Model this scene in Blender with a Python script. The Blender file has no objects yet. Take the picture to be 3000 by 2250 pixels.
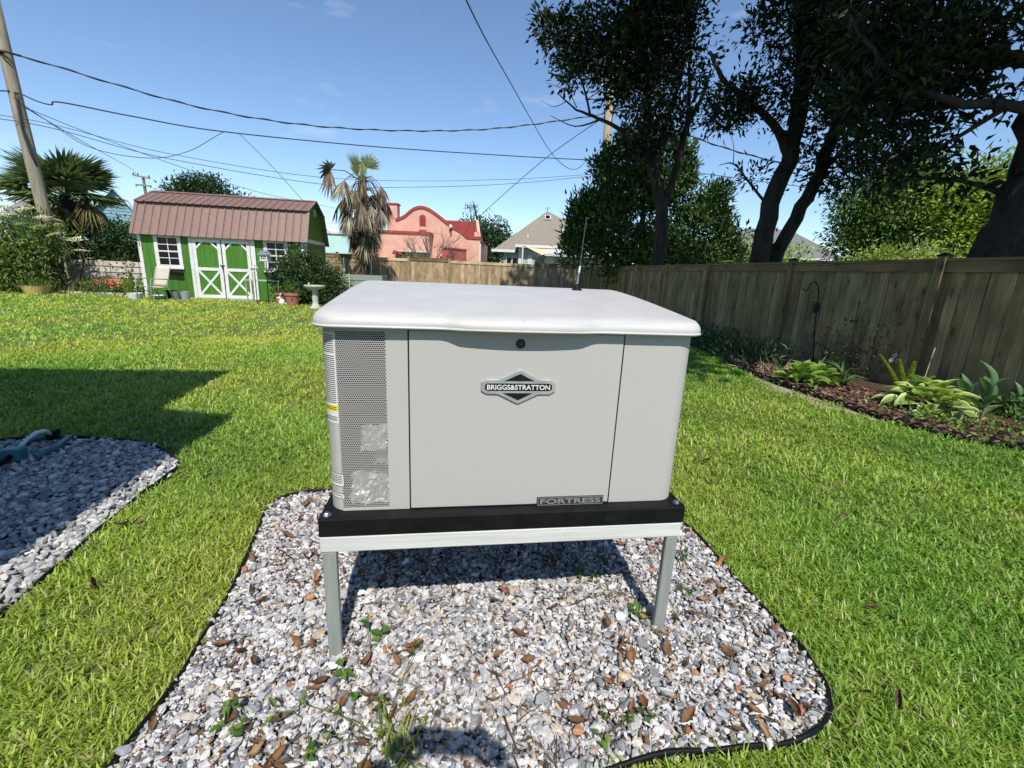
import bpy, bmesh, math, random
import numpy as np
from mathutils import Vector, Matrix

scene = bpy.context.scene
C = scene.collection
R = math.radians
rng = np.random.default_rng(7)
random.seed(7)

# ------------------------------------------------------------------ camera
cam_d = bpy.data.cameras.new('camera')
cam = bpy.data.objects.new('camera', cam_d)
C.objects.link(cam)
PITCH, ROLL, CAM_H = 0.2449, 0.0445, 1.3035
fw = Vector((0, math.cos(PITCH), -math.sin(PITCH)))
up = Vector((0, math.sin(PITCH), math.cos(PITCH)))
rt = Vector((1, 0, 0))
cx = rt * math.cos(ROLL) + up * math.sin(ROLL)
cu = up * math.cos(ROLL) - rt * math.sin(ROLL)
M = Matrix((cx, cu, -fw)).transposed().to_4x4()
M.translation = (0, 0, CAM_H)
cam.matrix_world = M
cam_d.sensor_width = 36
cam_d.lens = 36 * 1306.2 / 3000
cam_d.clip_start = 0.02
cam_d.clip_end = 2000
scene.camera = cam

# ------------------------------------------------------------------ sky, sun, exposure
SUN_EL, SUN_AZ = R(51.3), R(9)          # light travels forward and a little to the left
world = bpy.data.worlds.new('World')
scene.world = world
world.use_nodes = True
wn, wl = world.node_tree.nodes, world.node_tree.links
wn.clear()
wout = wn.new('ShaderNodeOutputWorld')
wbg = wn.new('ShaderNodeBackground')
sky = wn.new('ShaderNodeTexSky')
sky.sky_type = 'NISHITA'
sky.sun_disc = False
sky.sun_elevation = SUN_EL
sky.sun_rotation = R(170)
sky.altitude = 0
sky.air_density = 1.0
sky.dust_density = 0.0
sky.ozone_density = 4.5
# thin wisps of cloud low over the roofs
wtc = wn.new('ShaderNodeTexCoord')
wmp = wn.new('ShaderNodeMapping'); wmp.inputs['Scale'].default_value = (2.2, 2.2, 9.0)
wnz = wn.new('ShaderNodeTexNoise'); wnz.inputs['Scale'].default_value = 2.3; wnz.inputs['Detail'].default_value = 7; wnz.inputs['Roughness'].default_value = 0.55
wrp = wn.new('ShaderNodeValToRGB'); wrp.color_ramp.elements[0].position = 0.60; wrp.color_ramp.elements[1].position = 0.82
wml = wn.new('ShaderNodeMath'); wml.operation = 'MULTIPLY'; wml.inputs[1].default_value = 0.38
wmx = wn.new('ShaderNodeMix'); wmx.data_type = 'RGBA'
wmx.inputs[7].default_value = (5.6, 5.8, 6.2, 1)
wl.new(wtc.outputs['Generated'], wmp.inputs['Vector']); wl.new(wmp.outputs[0], wnz.inputs['Vector'])
wl.new(wnz.outputs['Fac'], wrp.inputs['Fac']); wl.new(wrp.outputs['Color'], wml.inputs[0])
wl.new(wml.outputs[0], wmx.inputs[0]); wl.new(sky.outputs['Color'], wmx.inputs[6])
wl.new(wmx.outputs[2], wbg.inputs['Color'])
wbg.inputs['Strength'].default_value = 0.15
wl.new(wbg.outputs[0], wout.inputs['Surface'])

sun_d = bpy.data.lights.new('sun', 'SUN')
sun_d.energy = 4.8
sun_d.angle = R(0.53)
sun_d.color = (1.0, 0.95, 0.87)
sun = bpy.data.objects.new('sun', sun_d)
C.objects.link(sun)
sdir = Vector((-math.sin(SUN_AZ) * math.cos(SUN_EL), math.cos(SUN_AZ) * math.cos(SUN_EL), -math.sin(SUN_EL)))
sun.rotation_euler = sdir.to_track_quat('-Z', 'Y').to_euler()
sun.location = (3, -8, 14)

vs = scene.view_settings
vs.view_transform = 'Standard'
vs.look = 'None'
vs.exposure = 0.14
vs.gamma = 1.0
vs.use_curve_mapping = False
scene.cycles.max_bounces = 6
scene.cycles.diffuse_bounces = 2
scene.cycles.glossy_bounces = 2

# ------------------------------------------------------------------ materials
def lin(c):
    return tuple(((x / 12.92) if x <= 0.04045 else ((x + 0.055) / 1.055) ** 2.4) for x in c)

def newmat(name):
    m = bpy.data.materials.new(name)
    m.use_nodes = True
    nt = m.node_tree
    b = nt.nodes['Principled BSDF']
    return m, nt, b

def mat(name, c1, c2=None, scale=6, rough=0.7, metal=0.0, bump=0.0, bscale=None, stretch=(1, 1, 1),
        detail=5, rnd=0.0, spec=0.5, lo=0.35, hi=0.65, dist=0.01):
    m, nt, b = newmat(name)
    N, L = nt.nodes, nt.links
    b.inputs['Roughness'].default_value = rough
    b.inputs['Metallic'].default_value = metal
    b.inputs['Specular IOR Level'].default_value = spec
    tc = N.new('ShaderNodeTexCoord')
    oi = N.new('ShaderNodeObjectInfo')
    off = N.new('ShaderNodeVectorMath'); off.operation = 'MULTIPLY_ADD'
    cmb = N.new('ShaderNodeCombineXYZ')
    for i in range(3):
        L.new(oi.outputs['Random'], cmb.inputs[i])
    off.inputs[1].default_value = (37.0, 23.0, 51.0)
    L.new(cmb.outputs[0], off.inputs[0]); L.new(tc.outputs['Object'], off.inputs[2])
    mp = N.new('ShaderNodeMapping'); mp.inputs['Scale'].default_value = stretch
    L.new(off.outputs[0], mp.inputs['Vector'])
    col = None
    if c2 is not None:
        nz = N.new('ShaderNodeTexNoise'); nz.inputs['Scale'].default_value = scale; nz.inputs['Detail'].default_value = detail
        nz.inputs['Roughness'].default_value = 0.62
        L.new(mp.outputs[0], nz.inputs['Vector'])
        rp = N.new('ShaderNodeValToRGB')
        rp.color_ramp.elements[0].position = lo; rp.color_ramp.elements[1].position = hi
        rp.color_ramp.elements[0].color = (*c1, 1); rp.color_ramp.elements[1].color = (*c2, 1)
        L.new(nz.outputs['Fac'], rp.inputs['Fac'])
        col = rp.outputs['Color']
    else:
        rgb = N.new('ShaderNodeRGB'); rgb.outputs[0].default_value = (*c1, 1); col = rgb.outputs[0]
    if rnd:
        hs = N.new('ShaderNodeHueSaturation')
        mr = N.new('ShaderNodeMapRange'); mr.inputs[3].default_value = 1 - rnd; mr.inputs[4].default_value = 1 + rnd
        L.new(oi.outputs['Random'], mr.inputs[0]); L.new(mr.outputs[0], hs.inputs['Value']); L.new(col, hs.inputs['Color'])
        col = hs.outputs['Color']
    L.new(col, b.inputs['Base Color'])
    if bump:
        n2 = N.new('ShaderNodeTexNoise'); n2.inputs['Scale'].default_value = bscale or scale * 3; n2.inputs['Detail'].default_value = 4
        L.new(mp.outputs[0], n2.inputs['Vector'])
        bp = N.new('ShaderNodeBump'); bp.inputs['Strength'].default_value = bump; bp.inputs['Distance'].default_value = dist
        L.new(n2.outputs['Fac'], bp.inputs['Height']); L.new(bp.outputs[0], b.inputs['Normal'])
    return m

def wood(name, ca, cb, knot=(0.05, 0.035, 0.02), rnd=0.22, axis=2, knots=True, rough=0.85):
    m, nt, b = newmat(name)
    N, L = nt.nodes, nt.links
    b.inputs['Roughness'].default_value = rough
    b.inputs['Specular IOR Level'].default_value = 0.2
    tc = N.new('ShaderNodeTexCoord'); oi = N.new('ShaderNodeObjectInfo')
    cmb = N.new('ShaderNodeCombineXYZ')
    for i in range(3): L.new(oi.outputs['Random'], cmb.inputs[i])
    off = N.new('ShaderNodeVectorMath'); off.operation = 'MULTIPLY_ADD'; off.inputs[1].default_value = (37, 23, 51)
    L.new(cmb.outputs[0], off.inputs[0]); L.new(tc.outputs['Object'], off.inputs[2])
    sc = [26, 26, 26]; sc[axis] = 1.6
    mp = N.new('ShaderNodeMapping'); mp.inputs['Scale'].default_value = sc; L.new(off.outputs[0], mp.inputs['Vector'])
    nz = N.new('ShaderNodeTexNoise'); nz.inputs['Scale'].default_value = 1.0; nz.inputs['Detail'].default_value = 7; nz.inputs['Distortion'].default_value = 0.8
    nz.inputs['Roughness'].default_value = 0.65
    L.new(mp.outputs[0], nz.inputs['Vector'])
    rp = N.new('ShaderNodeValToRGB'); rp.color_ramp.elements[0].position = 0.3; rp.color_ramp.elements[1].position = 0.7
    rp.color_ramp.elements[0].color = (*ca, 1); rp.color_ramp.elements[1].color = (*cb, 1)
    L.new(nz.outputs['Fac'], rp.inputs['Fac'])
    col = rp.outputs['Color']
    # large weather stains
    n3 = N.new('ShaderNodeTexNoise'); n3.inputs['Scale'].default_value = 2.2; n3.inputs['Detail'].default_value = 4
    L.new(off.outputs[0], n3.inputs['Vector'])
    mr3 = N.new('ShaderNodeMapRange'); mr3.inputs[1].default_value = 0.3; mr3.inputs[2].default_value = 0.7; mr3.inputs[3].default_value = 0.62; mr3.inputs[4].default_value = 1.2
    L.new(n3.outputs['Fac'], mr3.inputs[0])
    hs0 = N.new('ShaderNodeHueSaturation'); L.new(mr3.outputs[0], hs0.inputs['Value']); L.new(col, hs0.inputs['Color']); col = hs0.outputs['Color']
    if knots:
        ks = [7, 7, 7]; ks[axis] = 2.6
        mk = N.new('ShaderNodeMapping'); mk.inputs['Scale'].default_value = ks; L.new(off.outputs[0], mk.inputs['Vector'])
        vo = N.new('ShaderNodeTexVoronoi'); vo.inputs['Scale'].default_value = 1.0; L.new(mk.outputs[0], vo.inputs['Vector'])
        kr = N.new('ShaderNodeValToRGB'); kr.color_ramp.elements[0].position = 0.10; kr.color_ramp.elements[1].position = 0.22
        kr.color_ramp.elements[0].color = (1, 1, 1, 1); kr.color_ramp.elements[1].color = (0, 0, 0, 1)
        L.new(vo.outputs['Distance'], kr.inputs['Fac'])
        mx = N.new('ShaderNodeMix'); mx.data_type = 'RGBA'; mx.inputs[7].default_value = (*knot, 1)
        ml = N.new('ShaderNodeMath'); ml.operation = 'MULTIPLY'; ml.inputs[1].default_value = 0.75
        L.new(kr.outputs['Color'], ml.inputs[0]); L.new(ml.outputs[0], mx.inputs[0]); L.new(col, mx.inputs[6]); col = mx.outputs[2]
    hs = N.new('ShaderNodeHueSaturation'); mr = N.new('ShaderNodeMapRange'); mr.inputs[3].default_value = 1 - rnd; mr.inputs[4].default_value = 1 + rnd
    L.new(oi.outputs['Random'], mr.inputs[0]); L.new(mr.outputs[0], hs.inputs['Value']); L.new(col, hs.inputs['Color'])
    L.new(hs.outputs['Color'], b.inputs['Base Color'])
    bp = N.new('ShaderNodeBump'); bp.inputs['Strength'].default_value = 0.35; bp.inputs['Distance'].default_value = 0.004
    L.new(nz.outputs['Fac'], bp.inputs['Height']); L.new(bp.outputs[0], b.inputs['Normal'])
    return m

def foliage(name, rough=0.45, trans=0.3, spec=0.4, attr='Col', tint=(1, 1, 1)):
    """leaf material: colour from the mesh attribute, part of the light passes through"""
    m, nt, b = newmat(name)
    N, L = nt.nodes, nt.links
    at = N.new('ShaderNodeAttribute'); at.attribute_name = attr
    mu = N.new('ShaderNodeVectorMath'); mu.operation = 'MULTIPLY'; mu.inputs[1].default_value = tint
    L.new(at.outputs['Color'], mu.inputs[0])
    L.new(mu.outputs[0], b.inputs['Base Color'])
    b.inputs['Roughness'].default_value = rough
    b.inputs['Specular IOR Level'].default_value = spec
    if trans > 0:
        tr = N.new('ShaderNodeBsdfTranslucent')
        br = N.new('ShaderNodeVectorMath'); br.operation = 'MULTIPLY'; br.inputs[1].default_value = (1.25, 1.35, 0.6)
        L.new(mu.outputs[0], br.inputs[0]); L.new(br.outputs[0], tr.inputs['Color'])
        mx = N.new('ShaderNodeMixShader'); mx.inputs[0].default_value = trans
        L.new(b.outputs[0], mx.inputs[1]); L.new(tr.outputs[0], mx.inputs[2])
        L.new(mx.outputs[0], nt.nodes['Material Output'].inputs['Surface'])
    return m

# ------------------------------------------------------------------ object helpers
def tag(o, label=None, cat=None, group=None, kind=None):
    if label: o['label'] = label
    if cat: o['category'] = cat
    if group: o['group'] = group
    if kind: o['kind'] = kind
    return o

def thing(name, label, cat, loc=(0, 0, 0), rz=0.0, group=None):
    o = bpy.data.objects.new(name, None)
    o.empty_display_size = 0.1
    C.objects.link(o)
    o.location = loc; o.rotation_euler = (0, 0, rz)
    return tag(o, label, cat, group)

def link(name, me, m=None, parent=None, loc=None, rot=None, scale=None):
    o = bpy.data.objects.new(name, me)
    C.objects.link(o)
    if m and not me.materials: me.materials.append(m)
    if parent: o.parent = parent
    if loc is not None: o.location = loc
    if rot is not None: o.rotation_euler = rot
    if scale is not None: o.scale = scale
    return o

def copy_tree(o, parent=None):
    c = o.copy(); C.objects.link(c)
    if parent: c.parent = parent
    for ch in list(o.children): copy_tree(ch, c)
    return c

class MB:
    def __init__(s): s.v = []; s.f = []
    def add(s, vs, fs):
        n = len(s.v); s.v += [tuple(p) for p in vs]; s.f += [tuple(i + n for i in f) for f in fs]; return s
    def box(s, x0, x1, y0, y1, z0, z1):
        return s.add([(x0,y0,z0),(x1,y0,z0),(x1,y1,z0),(x0,y1,z0),(x0,y0,z1),(x1,y0,z1),(x1,y1,z1),(x0,y1,z1)],
                     [(0,3,2,1),(4,5,6,7),(0,1,5,4),(1,2,6,5),(2,3,7,6),(3,0,4,7)])
    def bar(s, p, q, w, h, upv=(0, 0, 1)):
        p, q = Vector(p), Vector(q); d = (q - p).normalized(); u = Vector(upv)
        if abs(d.dot(u)) > 0.98: u = Vector((0, 1, 0))
        a = d.cross(u).normalized() * w / 2; b = a.cross(d).normalized() * h / 2
        return s.add([p-a-b, p+a-b, p+a+b, p-a+b, q-a-b, q+a-b, q+a+b, q-a+b],
                     [(0,1,2,3),(4,7,6,5),(0,4,5,1),(1,5,6,2),(2,6,7,3),(3,7,4,0)])
    def tube(s, pts, rad, n=8, cap=True):
        pts = [Vector(p) for p in pts]; k = len(pts)
        if not hasattr(rad, '__len__'): rad = [rad] * k
        vs = []; fs = []; prev = None
        for i, p in enumerate(pts):
            d = (pts[min(i + 1, k - 1)] - pts[max(i - 1, 0)]).normalized()
            if prev is None:
                u = Vector((0, 0, 1)) if abs(d.z) < 0.9 else Vector((1, 0, 0))
                a = d.cross(u).normalized()
            else:
                a = (prev - d * prev.dot(d)).normalized()
            prev = a; b = d.cross(a)
            for j in range(n):
                t = 2 * math.pi * j / n
                vs.append(p + (a * math.cos(t) + b * math.sin(t)) * rad[i])
        for i in range(k - 1):
            for j in range(n):
                fs.append((i*n+j, i*n+(j+1)%n, (i+1)*n+(j+1)%n, (i+1)*n+j))
        if cap:
            fs.append(tuple(range(n-1, -1, -1))); fs.append(tuple((k-1)*n+j for j in range(n)))
        return s.add(vs, fs)
    def lathe(s, prof, n=20, c=(0, 0, 0), cap=True):
        vs = []; fs = []; k = len(prof)
        for r, z in prof:
            for j in range(n):
                t = 2*math.pi*j/n; vs.append((c[0]+r*math.cos(t), c[1]+r*math.sin(t), c[2]+z))
        for i in range(k-1):
            for j in range(n): fs.append((i*n+j, i*n+(j+1)%n, (i+1)*n+(j+1)%n, (i+1)*n+j))
        if cap:
            fs.append(tuple(range(n-1,-1,-1))); fs.append(tuple((k-1)*n+j for j in range(n)))
        return s.add(vs, fs)
    def prism(s, poly, y0, y1):
        """poly in x,z extruded along y (y0 = front)"""
        n = len(poly)
        vs = [(x, y0, z) for x, z in poly] + [(x, y1, z) for x, z in poly]
        fs = [tuple(range(n)), tuple(range(2*n-1, n-1, -1))]
        for i in range(n): fs.append((i, i+n, (i+1)%n+n, (i+1)%n))
        return s.add(vs, fs)
    def slab(s, poly, z0, z1):
        n = len(poly)
        vs = [(x, y, z0) for x, y in poly] + [(x, y, z1) for x, y in poly]
        fs = [tuple(range(n-1, -1, -1)), tuple(range(n, 2*n))]
        for i in range(n): fs.append((i, (i+1)%n, (i+1)%n+n, i+n))
        return s.add(vs, fs)
    def grid(s, fn, nu, nv):
        vs = [fn(i/nu, j/nv) for j in range(nv+1) for i in range(nu+1)]
        fs = [(j*(nu+1)+i, j*(nu+1)+i+1, (j+1)*(nu+1)+i+1, (j+1)*(nu+1)+i) for j in range(nv) for i in range(nu)]
        return s.add(vs, fs)
    def mesh(s, name, smooth=False):
        me = bpy.data.meshes.new(name)
        me.from_pydata(s.v, [], s.f)
        bm = bmesh.new(); bm.from_mesh(me); bmesh.ops.recalc_face_normals(bm, faces=bm.faces); bm.to_mesh(me); bm.free()
        if smooth: me.polygons.foreach_set('use_smooth', [True] * len(me.polygons))
        me.update(); return me
    def build(s, name, m, parent=None, smooth=False, bevel=0.0, seg=2, autosmooth=False):
        o = link(name, s.mesh(name, smooth), m, parent)
        if bevel:
            b = o.modifiers.new('bevel', 'BEVEL'); b.width = bevel; b.segments = seg; b.limit_method = 'ANGLE'; b.angle_limit = R(40)
        return o

def npmesh(name, V, T, m=None, parent=None, col=None, smooth=False, fcol=None):
    V = np.asarray(V, np.float32).reshape(-1, 3); T = np.asarray(T, np.int32).reshape(-1, 3)
    me = bpy.data.meshes.new(name)
    me.vertices.add(len(V)); me.vertices.foreach_set('co', V.ravel())
    me.loops.add(len(T) * 3); me.loops.foreach_set('vertex_index', T.ravel())
    me.polygons.add(len(T)); me.polygons.foreach_set('loop_start', np.arange(0, len(T) * 3, 3, dtype=np.int32))
    me.polygons.foreach_set('use_smooth', np.full(len(T), bool(smooth)))
    me.update(calc_edges=True)
    if col is not None:
        ca = me.color_attributes.new('Col', 'FLOAT_COLOR', 'POINT')
        c4 = np.ones((len(V), 4), np.float32); c4[:, :3] = col
        ca.data.foreach_set('color', c4.ravel())
    return link(name, me, m, parent)

def inpoly(P, poly):
    poly = np.asarray(poly); x, y = P[:, 0], P[:, 1]; ins = np.zeros(len(P), bool); n = len(poly)
    for i in range(n):
        x0, y0 = poly[i]; x1, y1 = poly[(i + 1) % n]
        c = ((y0 > y) != (y1 > y)) & (x < (x1 - x0) * (y - y0) / (y1 - y0 + 1e-12) + x0)
        ins ^= c
    return ins

def smooth_loop(pts, closed=True, k=6):
    P = np.asarray(pts, float); n = len(P); out = []
    for i in range(n if closed else n - 1):
        p0, p1, p2, p3 = (P[(i-1) % n], P[i], P[(i+1) % n], P[(i+2) % n]) if closed else (P[max(i-1, 0)], P[i], P[i+1], P[min(i+2, n-1)])
        for t in np.arange(k) / k:
            out.append(0.5*((2*p1)+(-p0+p2)*t+(2*p0-5*p1+4*p2-p3)*t*t+(-p0+3*p1-3*p2+p3)*t**3))
    if not closed: out.append(P[-1])
    return np.array(out)

def unit(a):
    return a / (np.linalg.norm(a, axis=-1, keepdims=True) + 1e-9)

def rand_dirs(n, g=None):
    return unit((g or rng).normal(size=(n, 3)))

def leaf_arrays(P, D, Nn, L, W, fold=0.25, droop=0.0):
    """pointed leaves: 6 verts, 4 tris each, P base, D direction, Nn leaf normal"""
    n = len(P); L = np.broadcast_to(L, (n,))[:, None]; W = np.broadcast_to(W, (n,))[:, None]
    D = unit(D); S = unit(np.cross(D, Nn)); Nn = np.cross(S, D)
    base = P; mid = P + D * L * 0.5 - Nn * L * droop * 0.3
    tip = P + D * L - Nn * L * droop
    l1 = P + D * L * 0.38 + S * W * 0.5 + Nn * W * fold; r1 = P + D * L * 0.38 - S * W * 0.5 + Nn * W * fold
    V = np.stack([base, l1, tip, r1, mid], 1)
    k = np.arange(n)[:, None, None] * 5
    T = np.array([[0, 4, 1], [1, 4, 2], [0, 3, 4], [3, 2, 4]])[None] + k
    return V.reshape(-1, 3), T.reshape(-1, 3), 5

def blade_arrays(P, D, L, W, bend=0.35, up=(0, 0, 1)):
    """grass blades: base at P, growing along D and bending over"""
    n = len(P); L = np.broadcast_to(L, (n,))[:, None]; W = np.broadcast_to(W, (n,))[:, None]
    D = unit(D); H = D.copy(); H[:, 2] = 0; H = unit(H + 1e-6)
    S = np.stack([-H[:, 1], H[:, 0], np.zeros(n)], 1)
    p1 = P + D * L * 0.55; D2 = unit(D + H * bend * 2 - np.array([0, 0, bend])); p2 = p1 + D2 * L * 0.5
    V = np.stack([P - S*W*0.35, P + S*W*0.35, p1 - S*W*0.5, p1 + S*W*0.5, p2], 1)
    k = np.arange(n)[:, None, None] * 5
    T = np.array([[0, 1, 3], [0, 3, 2], [2, 3, 4]])[None] + k
    return V.reshape(-1, 3), T.reshape(-1, 3), 5

class NB:
    """collects triangle arrays with a colour per vertex"""
    def __init__(s): s.V = []; s.T = []; s.c = []; s.n = 0
    def add(s, V, T, col):
        col = np.broadcast_to(np.asarray(col, float), (len(V), 3))
        s.V.append(V); s.T.append(T + s.n); s.c.append(col); s.n += len(V); return s
    def leaves(s, P, D, Nn, L, W, cols, fold=0.25, droop=0.0):
        V, T, k = leaf_arrays(P, D, Nn, L, W, fold, droop); return s.add(V, T, np.repeat(np.broadcast_to(cols, (len(P), 3)), k, 0))
    def blades(s, P, D, L, W, cols, bend=0.35):
        V, T, k = blade_arrays(P, D, L, W, bend); return s.add(V, T, np.repeat(np.broadcast_to(cols, (len(P), 3)), k, 0))
    def build(s, name, m, parent=None, smooth=False):
        return npmesh(name, np.concatenate(s.V), np.concatenate(s.T), m, parent, np.concatenate(s.c), smooth)

def pick(cols, n, g, jit=0.12):
    cols = np.asarray(cols); c = cols[g.integers(0, len(cols), n)]
    return np.clip(c * (1 + g.normal(0, jit, (n, 1))), 0.002, 1)

# shared materials
M_white = mat('white_paint', (0.72, 0.72, 0.70), (0.60, 0.59, 0.55), 9, 0.55, rnd=0.04)
M_black = mat('black_plastic', (0.005, 0.005, 0.0055), (0.009, 0.009, 0.0095), 20, 0.5, spec=0.18)
M_dark = mat('dark_inside', (0.006, 0.006, 0.007), rough=0.9)
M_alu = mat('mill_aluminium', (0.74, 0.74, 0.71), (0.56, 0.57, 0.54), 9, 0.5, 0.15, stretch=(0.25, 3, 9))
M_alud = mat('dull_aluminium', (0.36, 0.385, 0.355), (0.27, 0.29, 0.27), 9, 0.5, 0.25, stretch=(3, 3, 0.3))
M_steel = mat('zinc_steel', (0.6, 0.6, 0.58), rough=0.3, metal=1.0)
M_bark = mat('bark', (0.012, 0.010, 0.008), (0.042, 0.034, 0.027), 9, 0.95, bump=0.9, bscale=18, stretch=(1, 1, 0.3), dist=0.03)  # darkened so shaded trunks read black; shade is partly in the colour
M_palebark = mat('pale_bark', (0.16, 0.13, 0.10), (0.30, 0.26, 0.20), 9, 0.95, bump=0.8, bscale=18, stretch=(1, 1, 0.3), dist=0.02)
M_leaf = foliage('leaf')
M_leafd = foliage('leaf_thick', rough=0.5, trans=0.10, spec=0.25)
M_grass = foliage('grass_blade', rough=0.45, trans=0.40, spec=0.35)
M_wire = mat('wire_rubber', (0.02, 0.02, 0.025), rough=0.6)
M_terra = mat('terracotta', (0.42, 0.16, 0.11), (0.34, 0.13, 0.09), 8, 0.8)
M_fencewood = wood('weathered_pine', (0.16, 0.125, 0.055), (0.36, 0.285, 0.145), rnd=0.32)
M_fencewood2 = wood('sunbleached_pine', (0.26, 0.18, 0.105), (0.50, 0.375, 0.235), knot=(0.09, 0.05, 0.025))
M_railwood = wood('rail_pine', (0.16, 0.105, 0.055), (0.29, 0.20, 0.105), axis=0, rnd=0.15)
M_newwood = wood('new_pine', (0.50, 0.37, 0.21), (0.66, 0.53, 0.34), axis=0, rnd=0.08)

# ================================================================== THE SETTING
FN = np.array([0.99055, 0.13717]); FD = np.array([-0.13717, 0.99055])   # fence normal / direction along the right fence
FO, BO = 6.138, 22.18

M_ground = mat('lawn_soil', (0.055, 0.080, 0.016), (0.150, 0.185, 0.040), 3.5, 0.95, bump=0.4, bscale=40)
g = MB(); g.box(-400, 400, -200, 700, -0.6, 0.0)
tag(g.build('ground', M_ground), kind='structure')

MAIN = [(-1.05,2.36),(-1.20,2.31),(-1.285,2.18),(-1.22,1.95),(-1.11,1.61),(-1.035,1.27),(-0.995,1.03),(-0.98,0.78),(-0.86,0.60),
        (-0.55,0.63),(-0.15,0.76),(0.20,0.88),(0.475,0.957),(0.70,0.985),(0.89,1.02),(1.00,1.08),(1.065,1.155),(1.092,1.25),(1.09,1.39),(1.052,1.62),(1.0,2.03),(0.95,2.2),
        (0.78,2.42),(0.3,2.52),(-0.5,2.46)]
LEFT = [(-3.53,2.87),(-3.27,2.955),(-2.93,2.983),(-2.6,2.94),(-2.33,2.81),(-2.13,2.64),(-2.065,2.50),(-2.04,2.30),(-1.975,1.98),(-1.886,1.665),
        (-1.845,1.48),(-1.80,1.2),(-1.78,0.75),(-2.2,0.4),(-3.6,0.9),(-4.9,1.7),(-4.9,2.5),(-4.2,2.75)]
MAIN_L, LEFT_L = smooth_loop(MAIN), smooth_loop(LEFT)
BEDEDGE = [(2.75,20.5),(3.05,17.0),(3.3,13.5),(3.5,11.0),(3.62,8.83),(3.52,7.3),(3.50,6.05),(3.68,4.99),(3.80,4.28),(4.05,3.85),(4.455,3.62),(5.1,3.3),(5.7,2.7),(5.9,2.0)]
BE_L = smooth_loop(BEDEDGE, closed=False)
FENCE0 = FN * (FO - 0.03)
RBED = [tuple(p) for p in BE_L] + [tuple(FENCE0 + FD * 1.2), tuple(FENCE0 + FD * 21.0)]
FLOWERBED = [(-15.2,14.85),(-12.25,15.0),(-12.25,15.9),(-15.4,15.9)]
SHEDX, SHEDY, SHEDA = -12.08, 14.75, 0.160
sR = np.array([math.cos(SHEDA), math.sin(SHEDA)]); sB = np.array([-math.sin(SHEDA), math.cos(SHEDA)])
SHEDP = [tuple(np.array([SHEDX, SHEDY]) + sR * a + sB * b) for a, b in ((-0.05, 0), (5.07, 0), (5.07, 2.6), (-0.05, 2.6))]

def sheet(name, poly, z, m):
    b = MB(); b.add([(x, y, z) for x, y in poly], [tuple(range(len(poly)))])
    return tag(b.build(name, m), kind='structure')
M_soil = mat('bed_soil', (0.05, 0.042, 0.035), (0.10, 0.09, 0.08), 25, 0.95, bump=0.5)
M_mulchbase = mat('mulch_soil', (0.030, 0.016, 0.010), (0.085, 0.045, 0.028), 22, 0.95, bump=0.7, bscale=60)
sheet('generator_bed_soil', MAIN_L, 0.004, M_soil)
sheet('house_bed_soil', LEFT_L, 0.004, M_soil)
sheet('fence_bed_soil', RBED, 0.004, M_mulchbase)
sheet('flower_bed_soil', FLOWERBED, 0.004, M_mulchbase)
# bare tan strip of dry thatch along the planting bed
BARE = smooth_loop([(3.38,6.2),(3.49,6.3),(3.64,5.1),(3.74,4.7),(3.80,4.3),(3.66,4.25),(3.62,4.6),(3.36,4.85),(3.42,5.2),(3.22,5.35),(3.30,5.8)])
sheet('bare_soil_patch', BARE, 0.004, mat('dry_soil', (0.26, 0.20, 0.12), (0.36, 0.29, 0.19), 18, 0.95, bump=0.5))

# ------------------------------------------------------------------ lawn
def lawn_noise(P, s, seed):
    gg = np.random.default_rng(seed); out = 0
    for i in range(5):
        k = gg.normal(size=2) * s * (1.6 ** i); out = out + np.sin(P @ k + gg.uniform(0, 6)) / (1.4 ** i)
    return out / 2.2

def sample_lawn(n, r0, r1, power):
    u = rng.random(n); a = 2 - power
    r = (r0 ** a + u * (r1 ** a - r0 ** a)) ** (1 / a)
    th = rng.uniform(-R(61), R(61), n)
    return np.stack([r * np.sin(th), r * np.cos(th)], 1), r

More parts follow.
